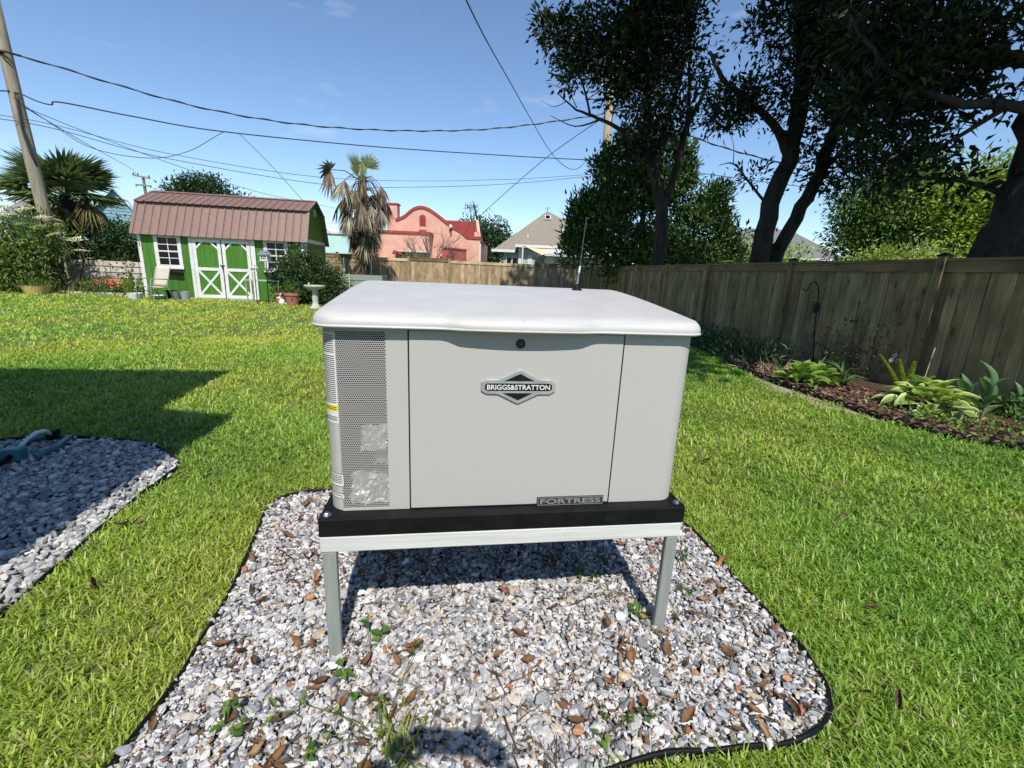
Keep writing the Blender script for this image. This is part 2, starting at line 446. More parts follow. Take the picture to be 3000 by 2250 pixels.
lg = NB()
def lawn_pass(n, r0, r1, power, per, wl, ll):
    P, r = sample_lawn(n, r0, r1, power)
    keep = ~(inpoly(P, MAIN_L) | inpoly(P, LEFT_L) | inpoly(P, RBED) | inpoly(P, SHEDP) | inpoly(P, FLOWERBED))
    keep &= (P @ FD < BO - 0.1) & (P @ FN < FO - 0.1)
    bare = inpoly(P, BARE); keep &= ~(bare & (rng.random(n) > 0.30 + 0.5 * (lawn_noise(P, 3.0, 9) > 0.25)))
    P, r = P[keep], r[keep]; n = len(P)
    big = lawn_noise(P, 0.55, 3); mid = lawn_noise(P, 2.4, 5)
    P2 = np.repeat(P, per, 0) + rng.normal(0, 0.016, (n * per, 2)) * np.repeat((r / 2.2).clip(1, 4) ** 0.6, per)[:, None]
    rr = np.repeat(r, per); N = len(P2)
    ok = ~(inpoly(P2, MAIN_L) | inpoly(P2, LEFT_L)); 
    az = rng.uniform(0, 2 * math.pi, N); lean = np.abs(rng.normal(0.72, 0.36, N)).clip(0, 1.4)
    D = np.stack([np.cos(az) * np.sin(lean), np.sin(az) * np.sin(lean), np.cos(lean)], 1)
    sc = (rr / 2.2).clip(0.9, 9)
    L = rng.uniform(*ll, N) * sc ** 0.22 * (1 + 0.18 * np.repeat(mid, per)); W = rng.uniform(*wl, N) * sc ** 0.55
    base = pick([(0.23,0.355,0.042),(0.29,0.42,0.058),(0.35,0.47,0.085),(0.15,0.27,0.030),(0.42,0.52,0.14),(0.25,0.36,0.038)], N, rng, 0.14)
    dry = np.clip(0.10 + 0.13 * np.repeat(big, per) + 0.12 * np.repeat(mid, per) + 0.12 * np.repeat(np.clip((P[:, 1] - 3.0) / 6, 0, 1), per), 0, 0.6)
    isdry = rng.random(N) < dry * 0.55
    far_ = np.clip((P[:, 1] - 3.0) / 6, 0, 1) * np.clip((1.5 - P[:, 0]) / 3, 0, 1)     # the open lawn is drier
    base = base * (1 + 0.12 * np.repeat(big, per) + 0.42 * np.repeat(far_, per) + 0.14 * np.repeat(mid, per))[:, None]; base[:, 0] *= 1 + 0.16 * np.repeat(far_, per)
    base[:, 0] *= 0.96 + 0.22 * np.repeat(big.clip(-0.6, 1), per)
    base[isdry] = pick([(0.46,0.42,0.18),(0.52,0.45,0.24),(0.40,0.41,0.12)], int(isdry.sum()), rng)
    P3 = np.column_stack([P2, np.full(N, -0.004)])
    lg.blades(P3[ok], D[ok], L[ok], W[ok], np.clip(base[ok], 0.004, 0.7), bend=0.3)
lawn_pass(12500, 0.75, 3.0, 1.0, 11, (0.0036, 0.0072), (0.032, 0.068))
lawn_pass(30000, 2.2, 9.0, 1.25, 9, (0.0042, 0.0080), (0.034, 0.066))
lawn_pass(24000, 7.0, 24.0, 1.3, 8, (0.0055, 0.0095), (0.040, 0.066))
tag(lg.build('lawn_grass', M_grass), 'short coarse green lawn grass with straw coloured blades', 'grass', kind='stuff')

# ------------------------------------------------------------------ gravel
ICO = None
def ico():
    bm = bmesh.new(); bmesh.ops.create_icosphere(bm, subdivisions=1, radius=1)
    V = np.array([v.co[:] for v in bm.verts]); T = np.array([[v.index for v in f.verts] for f in bm.faces]); bm.free(); return V, T
IV, IT = ico()
def stones(nb, poly, spacing, zc, rlo, rhi, flat, cols, seed, drop=0.0, jitc=0.10):
    gg = np.random.default_rng(seed); p = np.asarray(poly); lo, hi = p.min(0), p.max(0)
    X, Yg = np.meshgrid(np.arange(lo[0], hi[0], spacing), np.arange(lo[1], hi[1], spacing * 0.9))
    P = np.stack([X.ravel(), Yg.ravel()], 1) + gg.uniform(-0.5, 0.5, (X.size, 2)) * spacing
    P = P[inpoly(P, poly)]
    if drop: P = P[gg.random(len(P)) > drop]
    n = len(P)
    r = rlo + (rhi - rlo) * gg.random(n) ** 1.7
    V = IV[None] * (1 + gg.uniform(-0.34, 0.34, (n, len(IV), 1))) + gg.normal(0, 0.16, (n, len(IV), 3))
    S = np.stack([gg.uniform(0.9, 1.55, n), gg.uniform(0.6, 1.0, n), gg.uniform(flat[0], flat[1], n)], 1) * r[:, None]
    V = V * S[:, None]
    a = gg.uniform(0, 6.28, n); t = gg.normal(0, 0.45, n); b = gg.uniform(0, 6.28, n)
    ca, sa, ct, st = np.cos(a), np.sin(a), np.cos(t), np.sin(t); Z = np.zeros(n); O = np.ones(n)
    Rx = np.stack([np.stack([O, Z, Z], 1), np.stack([Z, ct, -st], 1), np.stack([Z, st, ct], 1)], 1)
    Rz = np.stack([np.stack([ca, -sa, Z], 1), np.stack([sa, ca, Z], 1), np.stack([Z, Z, O], 1)], 1)
    cb, sb = np.cos(b), np.sin(b)
    Rb = np.stack([np.stack([cb, -sb, Z], 1), np.stack([sb, cb, Z], 1), np.stack([Z, Z, O], 1)], 1)
    V = np.einsum('nij,njk,nkl,nvl->nvi', Rz, Rx, Rb, V)
    zz = zc + gg.normal(0, 0.003, n)
    V = V + np.column_stack([P, zz])[:, None]
    T = IT[None] + (np.arange(n) * len(IV))[:, None, None]
    col = np.repeat(pick(cols, n, gg, jitc), len(IV), 0)
    nb.add(V.reshape(-1, 3), T.reshape(-1, 3), col)

def stonemat(name, rough=0.75):
    m, nt, b = newmat(name); N, L = nt.nodes, nt.links
    at = N.new('ShaderNodeAttribute'); at.attribute_name = 'Col'
    tc = N.new('ShaderNodeTexCoord'); nz = N.new('ShaderNodeTexNoise'); nz.inputs['Scale'].default_value = 70; nz.inputs['Detail'].default_value = 6; nz.inputs['Distortion'].default_value = 1.2
    L.new(tc.outputs['Object'], nz.inputs['Vector'])
    mr = N.new('ShaderNodeMapRange'); mr.inputs[1].default_value = 0.3; mr.inputs[2].default_value = 0.7; mr.inputs[3].default_value = 0.72; mr.inputs[4].default_value = 1.18
    L.new(nz.outputs['Fac'], mr.inputs[0])
    hs = N.new('ShaderNodeHueSaturation'); L.new(mr.outputs[0], hs.inputs['Value']); L.new(at.outputs['Color'], hs.inputs['Color'])
    L.new(hs.outputs['Color'], b.inputs['Base Color']); b.inputs['Roughness'].default_value = rough
    bp = N.new('ShaderNodeBump'); bp.inputs['Strength'].default_value = 0.5; bp.inputs['Distance'].default_value = 0.003
    L.new(nz.outputs['Fac'], bp.inputs['Height']); L.new(bp.outputs[0], b.inputs['Normal'])
    return m
M_stone = stonemat('marble_chips')
MARB = [(0.66,0.65,0.64),(0.62,0.61,0.60),(0.58,0.57,0.57),(0.50,0.50,0.51),(0.42,0.42,0.44),(0.34,0.35,0.37),(0.62,0.60,0.58),(0.53,0.52,0.52),(0.46,0.46,0.47),(0.26,0.27,0.29),(0.52,0.47,0.41),(0.20,0.21,0.23),(0.44,0.36,0.28)]
nb = NB()
stones(nb, MAIN_L, 0.021, 0.010, 0.009, 0.016, (0.45, 0.9), MARB, 11)
stones(nb, MAIN_L, 0.0235, 0.020, 0.008, 0.0165, (0.4, 0.85), MARB, 12, drop=0.12)
stones(nb, MAIN_L, 0.050, 0.028, 0.011, 0.021, (0.35, 0.75), MARB, 13, drop=0.45)
stones(nb, MAIN_L, 0.014, 0.026, 0.003, 0.008, (0.6, 0.95), MARB, 14, drop=0.5)
stones(nb, MAIN_L, 0.018, 0.028, 0.003, 0.009, (0.2, 0.5), [(0.20,0.10,0.05),(0.28,0.17,0.09),(0.13,0.08,0.05)], 16, drop=0.72, jitc=0.25)
stones(nb, MAIN_L, 0.25, 0.034, 0.012, 0.018, (0.5, 0.8), [(0.36,0.14,0.07),(0.45,0.22,0.10),(0.62,0.50,0.34)], 15, drop=0.35)
tag(nb.build('generator_gravel', M_stone), 'white and grey crushed stone gravel under the generator', 'gravel', kind='stuff')
nb = NB()
GREY = [(0.42,0.42,0.41),(0.34,0.34,0.34),(0.54,0.53,0.51),(0.28,0.28,0.28),(0.58,0.56,0.53),(0.46,0.45,0.44),(0.22,0.22,0.225)]
stones(nb, LEFT_L, 0.028, 0.011, 0.011, 0.021, (0.5, 0.85), GREY, 21)
stones(nb, LEFT_L, 0.033, 0.023, 0.012, 0.024, (0.45, 0.8), GREY, 22, drop=0.15)
tag(nb.build('house_gravel', M_stone), 'grey and white river gravel in the shaded bed', 'gravel', kind='stuff')
nb = NB()
BARKC = [(0.12,0.055,0.035),(0.17,0.085,0.05),(0.075,0.036,0.024),(0.21,0.12,0.075),(0.10,0.05,0.03),(0.26,0.17,0.11)]
near = [p for p in RBED if p[1] < 9.5]
stones(nb, near, 0.048, 0.014, 0.012, 0.032, (0.14, 0.3), BARKC, 31, jitc=0.2)
stones(nb, near, 0.085, 0.026, 0.014, 0.040, (0.12, 0.25), BARKC, 32, jitc=0.2)
tag(nb.build('bark_mulch', stonemat('bark_chips', 0.95)), 'reddish brown bark mulch in the bed along the fence', 'mulch', kind='stuff')

# ------------------------------------------------------------------ black plastic lawn edging
def edging(name, label, loop, closed=True):
    pts = [(p[0], p[1]) for p in loop]
    n = len(pts); b = MB(); vs = []; fs = []
    off = []
    for i in range(n):
        a = Vector(pts[(i - 1) % n] if closed or i > 0 else pts[0]); c = Vector(pts[(i + 1) % n] if closed or i < n - 1 else pts[-1])
        d = (c - a).normalized(); off.append(Vector((d.y, -d.x)))
    prof = [(-0.003, -0.06), (-0.003, 0.014), (-0.007, 0.020), (-0.007, 0.028), (-0.003, 0.034), (0.003, 0.034), (0.007, 0.028), (0.007, 0.020), (0.003, 0.014), (0.003, -0.06)]
    k = len(prof)
    for i in range(n):
        w = 0.004 * math.sin(i * 0.9) + 0.003 * math.sin(i * 0.37)
        for u, z in prof: vs.append((pts[i][0] + off[i].x * u, pts[i][1] + off[i].y * u, z + w))
    for i in range(n if closed else n - 1):
        j = (i + 1) % n
        for q in range(k - 1): fs.append((i*k+q, j*k+q, j*k+q+1, i*k+q+1))
    b.add(vs, fs)
    return tag(b.build(name, M_black, smooth=True), label, 'edging')
edging('lawn_edging', 'black plastic edging around the gravel bed under the generator', MAIN_L)
edging('lawn_edging', 'black plastic edging around the shaded house-side gravel bed', LEFT_L)

# scalloped edging of the planting bed, piece by piece
ge = thing('scalloped_edging', 'low black scalloped edging along the planting bed by the fence', 'edging', (3.5, 6.05, 0))
b = MB()
for i in range(1):
    arc = [(0.07 * math.cos(t), 0, 0.075 * math.sin(t)) for t in np.linspace(0, math.pi, 9)]
    b.tube([(0.07, 0, -0.03)] + arc + [(-0.07, 0, -0.03)], 0.011, 6)
    b.box(-0.062, 0.062, -0.004, 0.004, -0.02, 0.045)
sm = b.mesh('scallop', True); sm.materials.append(M_black)
acc = 0.0; last = None
for p in BE_L:
    if p[1] > 8.9 or p[1] < 3.2: last = p; continue
    if last is not None:
        seg = p - last; ln = np.linalg.norm(seg); d = seg / ln; s = acc
        while s < ln:
            q = last + d * s; link('scallop', sm, None, ge, (q[0] - 3.5, q[1] - 6.05, 0.0), (random.uniform(-.1, .1), 0, math.atan2(d[1], d[0]) + random.uniform(-.15, .15))); s += 0.135
        acc = s - ln
    last = p

# ------------------------------------------------------------------ dead leaves lying about, one by one
def dead_leaf_mesh(k):
    gg = np.random.default_rng(100 + k); L = 0.062 * gg.uniform(0.8, 1.25); W = L * gg.uniform(0.22, 0.5)
    curl = gg.uniform(0.3, 1.3); cup = gg.uniform(0.4, 1.6); tw = gg.uniform(-1.6, 1.6)
    b = MB()
    def fn(u, v):
        w = W * (math.sin(math.pi * min(1, u * 0.96 + 0.04)) ** 0.8) * (0.75 + 0.5 * u); s = (v - 0.5) * 2
        x = L * (u - 0.5); y = s * w * 0.5; z = cup * w * 0.45 * s * s + curl * L * 0.25 * (u - 0.5) ** 2 * 4 + tw * y * (u - 0.5)
        return (x, y, z + 0.002)
    b.grid(fn, 9, 5)
    b.v = [(x + gg.normal(0, 0.0012), y * (1 + gg.normal(0, 0.10)) + gg.normal(0, 0.001), z + gg.normal(0, 0.0016)) for x, y, z in b.v]
    b.tube([(-L * 0.5, 0, 0.004 + curl * L * 0.25), (-L * 0.72, 0.002, 0.004 + curl * L * 0.3)], 0.0012, 4)
    return b.mesh('fallen_leaf', True)
leaf_mats = [mat('dead_leaf_%s' % n, c1, c2, 30, 0.75) for n, c1, c2 in (
    ('brown', (0.105, 0.052, 0.024), (0.22, 0.11, 0.048)), ('tan', (0.36, 0.21, 0.095), (0.24, 0.13, 0.055)), ('dark', (0.07, 0.034, 0.018), (0.14, 0.07, 0.03)))]
leaf_meshes = []
for k in range(9):
    me = dead_leaf_mesh(k); me.materials.append(leaf_mats[[0, 0, 1, 2, 0, 0, 1, 2, 0][k]]); leaf_meshes.append(me)
def put_leaf(x, y, z, label, group, big=1.0):
    o = link('fallen_leaf', random.choice(leaf_meshes), None, None, (x, y, z), (random.gauss(0, .7), random.gauss(0, .55), random.uniform(0, 6.28)), [random.uniform(0.32, 0.98) * big] * 3)
    tag(o, label, 'leaf', group)
cnt = 0
while cnt < 235:
    x, y = random.uniform(-1.2, 1.1), random.uniform(0.68, 2.3)
    w = 0.35 + 0.65 * max(0, min(1, (x + 0.2) / 1.1)) * (1 if y < 1.6 else 0.5)
    if -0.62 < x < -0.05 and y < 1.1: w = 0.9
    if -0.4 < x < 0.6 and 1.55 < y < 2.2: w *= 0.5
    if random.random() < w and inpoly(np.array([[x, y]]), MAIN_L)[0]:
        put_leaf(x, y, 0.036 + random.random() * 0.008, 'dry brown leaf lying on the white gravel under the generator', 'dead leaves on the gravel'); cnt += 1
for x, y in [(1.38,3.05),(1.44,3.0),(1.42,3.09),(-1.62,1.49),(-1.84,1.89),(-1.80,1.93),(1.18,1.16),(1.26,1.13),(1.5,1.55),(1.9,2.3),(-1.4,3.2),(-1.1,3.4),(0.1,0.82),(2.2,3.6),(-2.0,4.2),(1.25,1.95),(-1.5,2.7)]:
    put_leaf(x, y, 0.05, 'dry brown leaf caught on top of the lawn grass', 'dead leaves on the lawn', 1.3)

tw_m = []
for k in range(4):
    gg_ = random.Random(k); b = MB(); p = [(i * 0.03 - 0.06, gg_.uniform(-.008, .008), gg_.uniform(0, .006)) for i in range(5)]
    b.tube(p, [0.0022, 0.0020, 0.0018, 0.0015, 0.0010], 5); b.tube([p[2], (p[2][0] + 0.02, p[2][1] + 0.018, 0.006)], [0.0014, 0.0008], 4); me = b.mesh('twig', True); me.materials.append(leaf_mats[2]); tw_m.append(me)
cnt = 0
while cnt < 46:
    x, y = random.uniform(-1.0, 1.05), random.uniform(0.75, 2.0)
    if inpoly(np.array([[x, y]]), MAIN_L)[0]:
        tag(link('twig', tw_m[cnt % 4], None, None, (x, y, 0.040), (0, random.gauss(0, .1), random.uniform(0, 6.28)), [random.uniform(0.6, 1.5)] * 3), 'thin dark twig lying among the gravel stones under the generator', 'twig', 'twigs on the gravel'); cnt += 1

# ================================================================== GENERATOR ON ITS STAND
GX, GY, GA = -0.5827, 1.2315, 0.1524
M_gen = mat('textured_grey_paint', (0.415, 0.40, 0.378), (0.46, 0.443, 0.42), 420, 0.55, bump=0.18, bscale=700, dist=0.0006, lo=0.3, hi=0.7)
M_lid = mat('white_moulded_lid', (0.53, 0.52, 0.50), (0.475, 0.465, 0.45), 7, 0.5, bump=0.12, bscale=500, dist=0.0005, lo=0.25, hi=0.8)
def grime(m, scale, thr, dark, streak=False):
    nt = m.node_tree; N, L = nt.nodes, nt.links; b = N['Principled BSDF']; src = b.inputs['Base Color'].links[0].from_socket
    tc = N.new('ShaderNodeTexCoord'); vo = N.new('ShaderNodeTexVoronoi'); vo.inputs['Scale'].default_value = scale; L.new(tc.outputs['Object'], vo.inputs['Vector'])
    rp = N.new('ShaderNodeValToRGB'); rp.color_ramp.elements[0].position = thr * 0.5; rp.color_ramp.elements[1].position = thr; rp.color_ramp.elements[0].color = (1, 1, 1, 1); rp.color_ramp.elements[1].color = (0, 0, 0, 1)
    nz = N.new('ShaderNodeTexNoise'); nz.inputs['Scale'].default_value = scale * 0.37; L.new(tc.outputs['Object'], nz.inputs['Vector'])
    gt = N.new('ShaderNodeMath'); gt.operation = 'GREATER_THAN'; gt.inputs[1].default_value = 0.56
    mu = N.new('ShaderNodeMath'); mu.operation = 'MULTIPLY'; mx = N.new('ShaderNodeMix'); mx.data_type = 'RGBA'; mx.inputs[7].default_value = (*dark, 1)
    L.new(vo.outputs['Distance'], rp.inputs['Fac']); L.new(nz.outputs['Fac'], gt.inputs[0]); L.new(rp.outputs['Color'], mu.inputs[0]); L.new(gt.outputs[0], mu.inputs[1]); L.new(mu.outputs[0], mx.inputs[0]); L.new(src, mx.inputs[6])
    col = mx.outputs[2]
    if streak:
        mp = N.new('ShaderNodeMapping'); mp.inputs['Scale'].default_value = (6, 3, 90); L.new(tc.outputs['Object'], mp.inputs['Vector'])
        n2 = N.new('ShaderNodeTexNoise'); n2.inputs['Scale'].default_value = 1.0; n2.inputs['Detail'].default_value = 6; L.new(mp.outputs[0], n2.inputs['Vector'])
        mr = N.new('ShaderNodeMapRange'); mr.inputs[1].default_value = 0.35; mr.inputs[2].default_value = 0.6; mr.inputs[3].default_value = 0.93; mr.inputs[4].default_value = 1.01; L.new(n2.outputs['Fac'], mr.inputs[0])
        hs = N.new('ShaderNodeHueSaturation'); L.new(mr.outputs[0], hs.inputs['Value']); L.new(col, hs.inputs['Color']); col = hs.outputs['Color']
    L.new(col, b.inputs['Base Color'])
grime(M_lid, 26, 0.11, (0.22, 0.21, 0.20), True); grime(M_gen, 22, 0.03, (0.12, 0.11, 0.10))
grime(M_alu, 40, 0.10, (0.40, 0.38, 0.34))
M_chrome = mat('brushed_chrome', (0.46, 0.47, 0.475), (0.36, 0.37, 0.38), 30, 0.35, 0.35)
M_gloss = mat('gloss_black', (0.008, 0.008, 0.009), rough=0.25)
M_sticker = mat('sticker_white', (0.72, 0.72, 0.70), rough=0.5)
M_yellow = mat('sticker_yellow', (0.80, 0.66, 0.02), rough=0.5)
M_ink = mat('print_ink', (0.03, 0.03, 0.03), rough=0.6)
M_foil = mat('foil', (0.62, 0.61, 0.59), rough=0.6, metal=0.9)

st = thing('generator_stand', 'bare aluminium tube stand with four square legs on the gravel', 'stand', (GX, GY, 0), GA)
SW, SD, ZM, ZB = 1.219, 0.82, 0.4172, 0.4721
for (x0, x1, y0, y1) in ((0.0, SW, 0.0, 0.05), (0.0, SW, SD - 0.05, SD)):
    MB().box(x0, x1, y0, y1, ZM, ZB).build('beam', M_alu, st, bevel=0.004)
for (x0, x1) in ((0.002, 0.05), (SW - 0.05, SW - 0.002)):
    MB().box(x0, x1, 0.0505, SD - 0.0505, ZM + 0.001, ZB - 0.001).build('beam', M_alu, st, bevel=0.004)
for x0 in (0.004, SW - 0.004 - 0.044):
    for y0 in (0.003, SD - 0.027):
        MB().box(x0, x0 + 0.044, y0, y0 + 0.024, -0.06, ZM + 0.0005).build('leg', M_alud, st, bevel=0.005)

gn = thing('standby_generator', 'grey and white standby generator with perforated grille and black base', 'generator', (GX, GY, ZB), GA)
Z0 = ZB
def gz(z): return z - Z0
# black base tray
base = MB()
base.box(-0.001, 1.224, -0.002, 0.865, gz(ZB) + 0.0005, gz(0.5365))
base_o = base.build('base', M_black, gn, bevel=0.006)
for x in (0.20, 0.945):
    b = MB(); b.tube([(x, -0.004, gz(0.505)), (x, 0.004, gz(0.505))], 0.017, 18); b.build('plug', M_gloss, base_o)
for x, y in ((0.022, 0.022), (1.201, 0.026), (0.022, 0.84), (1.201, 0.84)):
    b = MB(); b.lathe([(0.013, 0), (0.013, 0.002), (0.0085, 0.0021), (0.0085, 0.008), (0.007, 0.0095)], 6, (x, y, gz(0.5365))); b.lathe([(0.013, 0), (0.013, 0.0022)], 16, (x, y, gz(0.5364)))
    b.build('bolt', M_steel, base_o)

# body outline in plan (rounded corners), sampled by arc length
X0, X1, Y0, Y1, RC = 0.022, 1.208, 0.045, 0.80, 0.065
def outline():
    pts = []
    def arc(cx_, cy_, a0, a1):
        for t in np.linspace(a0, a1, 9): pts.append((cx_ + RC * math.cos(t), cy_ + RC * math.sin(t), math.cos(t), math.sin(t)))
    pts.append((X0 + RC, Y1, 0, 1)); arc(X0 + RC, Y1 - RC, math.pi / 2, math.pi)
    arc(X0 + RC, Y0 + RC, math.pi, 1.5 * math.pi)
    arc(X1 - RC, Y0 + RC, 1.5 * math.pi, 2 * math.pi); arc(X1 - RC, Y1 - RC, 0, math.pi / 2)
    return pts
OUT = outline()
TH = 0.004
def wallstrip(pts, z0, z1, inset=0.0):
    b = MB(); n = len(pts); vs = []; fs = []
    for x, y, nx, ny in pts:
        o = (x - nx * inset, y - ny * inset); i = (x - nx * (inset + TH), y - ny * (inset + TH))
        vs += [(o[0], o[1], z0), (o[0], o[1], z1), (i[0], i[1], z1), (i[0], i[1], z0)]
    for k in range(n - 1):
        a, c = k * 4, (k + 1) * 4
        for q in range(4): fs.append((a + q, c + q, c + (q + 1) % 4, a + (q + 1) % 4))
    fs += [(0, 1, 2, 3), ((n-1)*4+3, (n-1)*4+2, (n-1)*4+1, (n-1)*4)]
    return b.add(vs, fs)
ZT, ZBOT = gz(1.127), gz(0.5375)
leftpts = [p for p in OUT if p[0] < 0.3 and not (p[1] > Y1 - 1e-6)]
left_corner = [(X0 + RC, Y1, 0, 1)] + leftpts[:]
L_end = left_corner[-1]
GRX0, GRX1, GRZ0, GRZ1 = X0 + RC - 0.024 + 0.0, 0.212, gz(0.546), gz(1.118)
GRX0 = 0.0665
# the grille starts a little inside the corner curve, so flatten the curve there
lc = [p for p in left_corner if not (p[1] < Y0 + 0.02 and p[0] > GRX0 - 0.004)] + [(GRX0, Y0 + 0.0062, -0.45, -0.893)]
lp = wallstrip(lc, ZBOT, ZT)
lp.build('side_panel', M_gen, gn, smooth=True).modifiers.new('edge', 'EDGE_SPLIT').split_angle = R(50)
fl = MB()
fl.box(GRX1, 0.2755, Y0, Y0 + TH, ZBOT, ZT)
fl.box(GRX0, GRX1, Y0, Y0 + TH, ZBOT, GRZ0)
fl.box(GRX0, GRX1, Y0, Y0 + TH, GRZ1, ZT)
fl.build('corner_panel', M_gen, gn)
# perforated sheet with real holes
nx, nz_ = 25, 96
pw, pz = (GRX1 - GRX0) / nx, (GRZ1 - GRZ0) / nz_
V = []; T = []; rr = 0.00262
ang = np.arange(6) * math.pi / 3
for j in range(nz_):
    sh = 0.5 if j % 2 else 0.0
    zc = GRZ0 + (j + 0.5) * pz
    cells = range(nx - (1 if j % 2 else 0))
    if j % 2:
        for x0, x1 in ((GRX0, GRX0 + pw / 2), (GRX1 - pw / 2, GRX1)):
            n0 = len(V); V += [(x0, zc - pz/2), (x1, zc - pz/2), (x1, zc + pz/2), (x0, zc + pz/2)]; T += [(n0, n0+1, n0+2), (n0, n0+2, n0+3)]
    for i in cells:
        xc = GRX0 + (i + 0.5 + sh) * pw; n0 = len(V)
        V += [(xc - pw/2, zc - pz/2), (xc + pw/2, zc - pz/2), (xc + pw/2, zc + pz/2), (xc - pw/2, zc + pz/2)]
        V += [(xc + rr * math.cos(a), zc + rr * math.sin(a)) for a in ang]
        h = [n0 + 4 + q for q in range(6)]; A_, B_, C_, D_ = n0, n0+1, n0+2, n0+3
        T += [(B_, C_, h[0]), (C_, h[1], h[0]), (C_, D_, h[2]), (C_, h[2], h[1]), (D_, h[3], h[2]), (D_, A_, h[3]), (A_, h[4], h[3]), (A_, B_, h[5]), (A_, h[5], h[4]), (B_, h[0], h[5])]
V3 = [(x, Y0 + 0.0015, z) for x, z in V]
npmesh('perforated_grille', V3, T, M_gen, gn)
door = MB().box(0.2795, 0.9525, Y0 - 0.002, Y0 + 0.018, ZBOT + 0.002, ZT - 0.002).build('front_door', M_gen, gn, bevel=0.003)
rp_ = [(0.9565, Y0, 0, -1)] + [p for p in OUT if p[0] > 0.9 and p[1] < Y1 - 1e-6 or (p[0] > 1.13 and p[1] > Y1 - 0.06)]
o = wallstrip(rp_, ZBOT, ZT).build('side_panel', M_gen, gn, smooth=True); o.modifiers.new('edge', 'EDGE_SPLIT').split_angle = R(50)
MB().box(X0 + RC, X1 - RC, Y1 - TH, Y1, ZBOT, ZT).build('back_panel', M_gen, gn)
# near-black core and liner stand in for the shade inside, with the foil wrapped duct behind the grille
MB().box(0.225, X1 - 0.02, Y0 + 0.03, Y1 - 0.02, ZBOT, ZT - 0.002).build('shade_core', M_dark, gn)
MB().box(X0 + 0.012, 0.2245, 0.30, Y1 - 0.02, ZBOT, ZT - 0.002).build('shade_core', M_dark, gn)
wallstrip(lc[1:], ZBOT + 0.001, ZT - 0.003, 0.0055).build('shade_liner', M_dark, gn)
MB().box(0.2230, 0.2248, Y0 + 0.008, 0.31, ZBOT, ZT - 0.003).build('shade_liner', M_dark, gn)
def crumple(x0, x1, z0, z1, y, seed, amp):
    gg = np.random.default_rng(seed); nu, nv = 16, 14; hgt = gg.normal(0, amp, (nv + 1, nu + 1)); ex = gg.normal(0, 0.004, (nv + 1, nu + 1))
    b = MB(); b.grid(lambda u, v: (x0 + (x1 - x0) * u + ex[round(v*nv), round(u*nu)], y + hgt[round(v*nv), round(u*nu)] + 0.05 * v, z0 + (z1 - z0) * v + ex[round(v*nv), round(u*nu)]), nu, nv)
    return b
crumple(0.085, 0.222, gz(0.552), gz(0.64), 0.066, 3, 0.006).build('foil_duct', M_foil, gn)
crumple(0.125, 0.205, gz(0.735), gz(0.805), 0.062, 4, 0.004).build('foil_duct', M_foil, gn)
crumple(0.165, 0.215, gz(0.69), gz(0.715), 0.066, 5, 0.004).build('foil_duct', M_foil, gn)
# lock
M_plate_d = mat('lock_metal', (0.06, 0.06, 0.06), rough=0.4, metal=0.5)
lock = MB(); lock.tube([(0.618, Y0 - 0.008, gz(1.091)), (0.618, Y0 - 0.001, gz(1.091))], [0.014, 0.0155], 24); lk = lock.build('lock', M_gloss, gn)
MB().tube([(0.618, Y0 - 0.010, gz(1.091)), (0.618, Y0 - 0.0075, gz(1.091))], 0.0055, 16).build('lock_barrel', M_plate_d, lk)

# stickers wrap round the front left corner
def corner_pt(s, out):
    """s = arc length from the front end of the curve towards the side"""
    q = RC * math.pi / 2
    if s <= q:
        t = 1.5 * math.pi - s / RC; return (X0 + RC + (RC + out) * math.cos(t), Y0 + RC + (RC + out) * math.sin(t))
    return (X0 - out, Y0 + RC + (s - q))
def sticker(name, m, s0, s1, z0, z1, out=0.0012, parent=None):
    b = MB(); k = 10; vs = []; fs = []
    for i in range(k + 1):
        x, y = corner_pt(s0 + (s1 - s0) * i / k, out); vs += [(x, y, z0), (x, y, z1)]
    for i in range(k): fs.append((i*2, i*2+2, i*2+3, i*2+1))
    return b.add(vs, fs).build(name, m, parent or gn, smooth=True)
def printed(par, s0, s1, z0, z1, step, seed, out=0.0016):
    gg = random.Random(seed); b = MB(); z = z1 - step
    while z > z0 + step * 0.4:
        if gg.random() < 0.86:
            e = s1 - gg.uniform(0, (s1 - s0) * 0.45); k = 6; vs = []; fs = []
            for i in range(k + 1):
                x, y = corner_pt(s0 + (e - s0) * i / k, out); vs += [(x, y, z), (x, y, z + step * 0.42)]
            for i in range(k): fs.append((i*2, i*2+2, i*2+3, i*2+1))
            b.add(vs, fs)
        z -= step
    b.build('print', M_ink, par)
SA = 0.019
s_ = sticker('warning_label', M_sticker, SA, 0.115, gz(0.832), gz(1.112)); printed(s_, SA + 0.005, 0.112, gz(0.893), gz(1.108), 0.0062, 1); printed(s_, SA + 0.005, 0.112, gz(0.835), gz(0.868), 0.0055, 2)
y_ = sticker('caution_band', M_yellow, SA, 0.115, gz(0.870), gz(0.889), 0.0015, s_); printed(y_, SA + 0.006, 0.10, gz(0.8705), gz(0.888), 0.006, 3, 0.0019)
for k, (za, zb) in enumerate(((0.621, 0.664), (0.579, 0.596))):
    fr = sticker('data_label', M_ink, SA - 0.006, 0.10, gz(za), gz(zb)); wh = sticker('label_face', M_sticker, SA - 0.0045, 0.0985, gz(za) + 0.0016, gz(zb) - 0.0016, 0.0015, fr); printed(wh, SA, 0.095, gz(za) + 0.003, gz(zb) - 0.003, 0.0058, 10 + k, 0.0019)

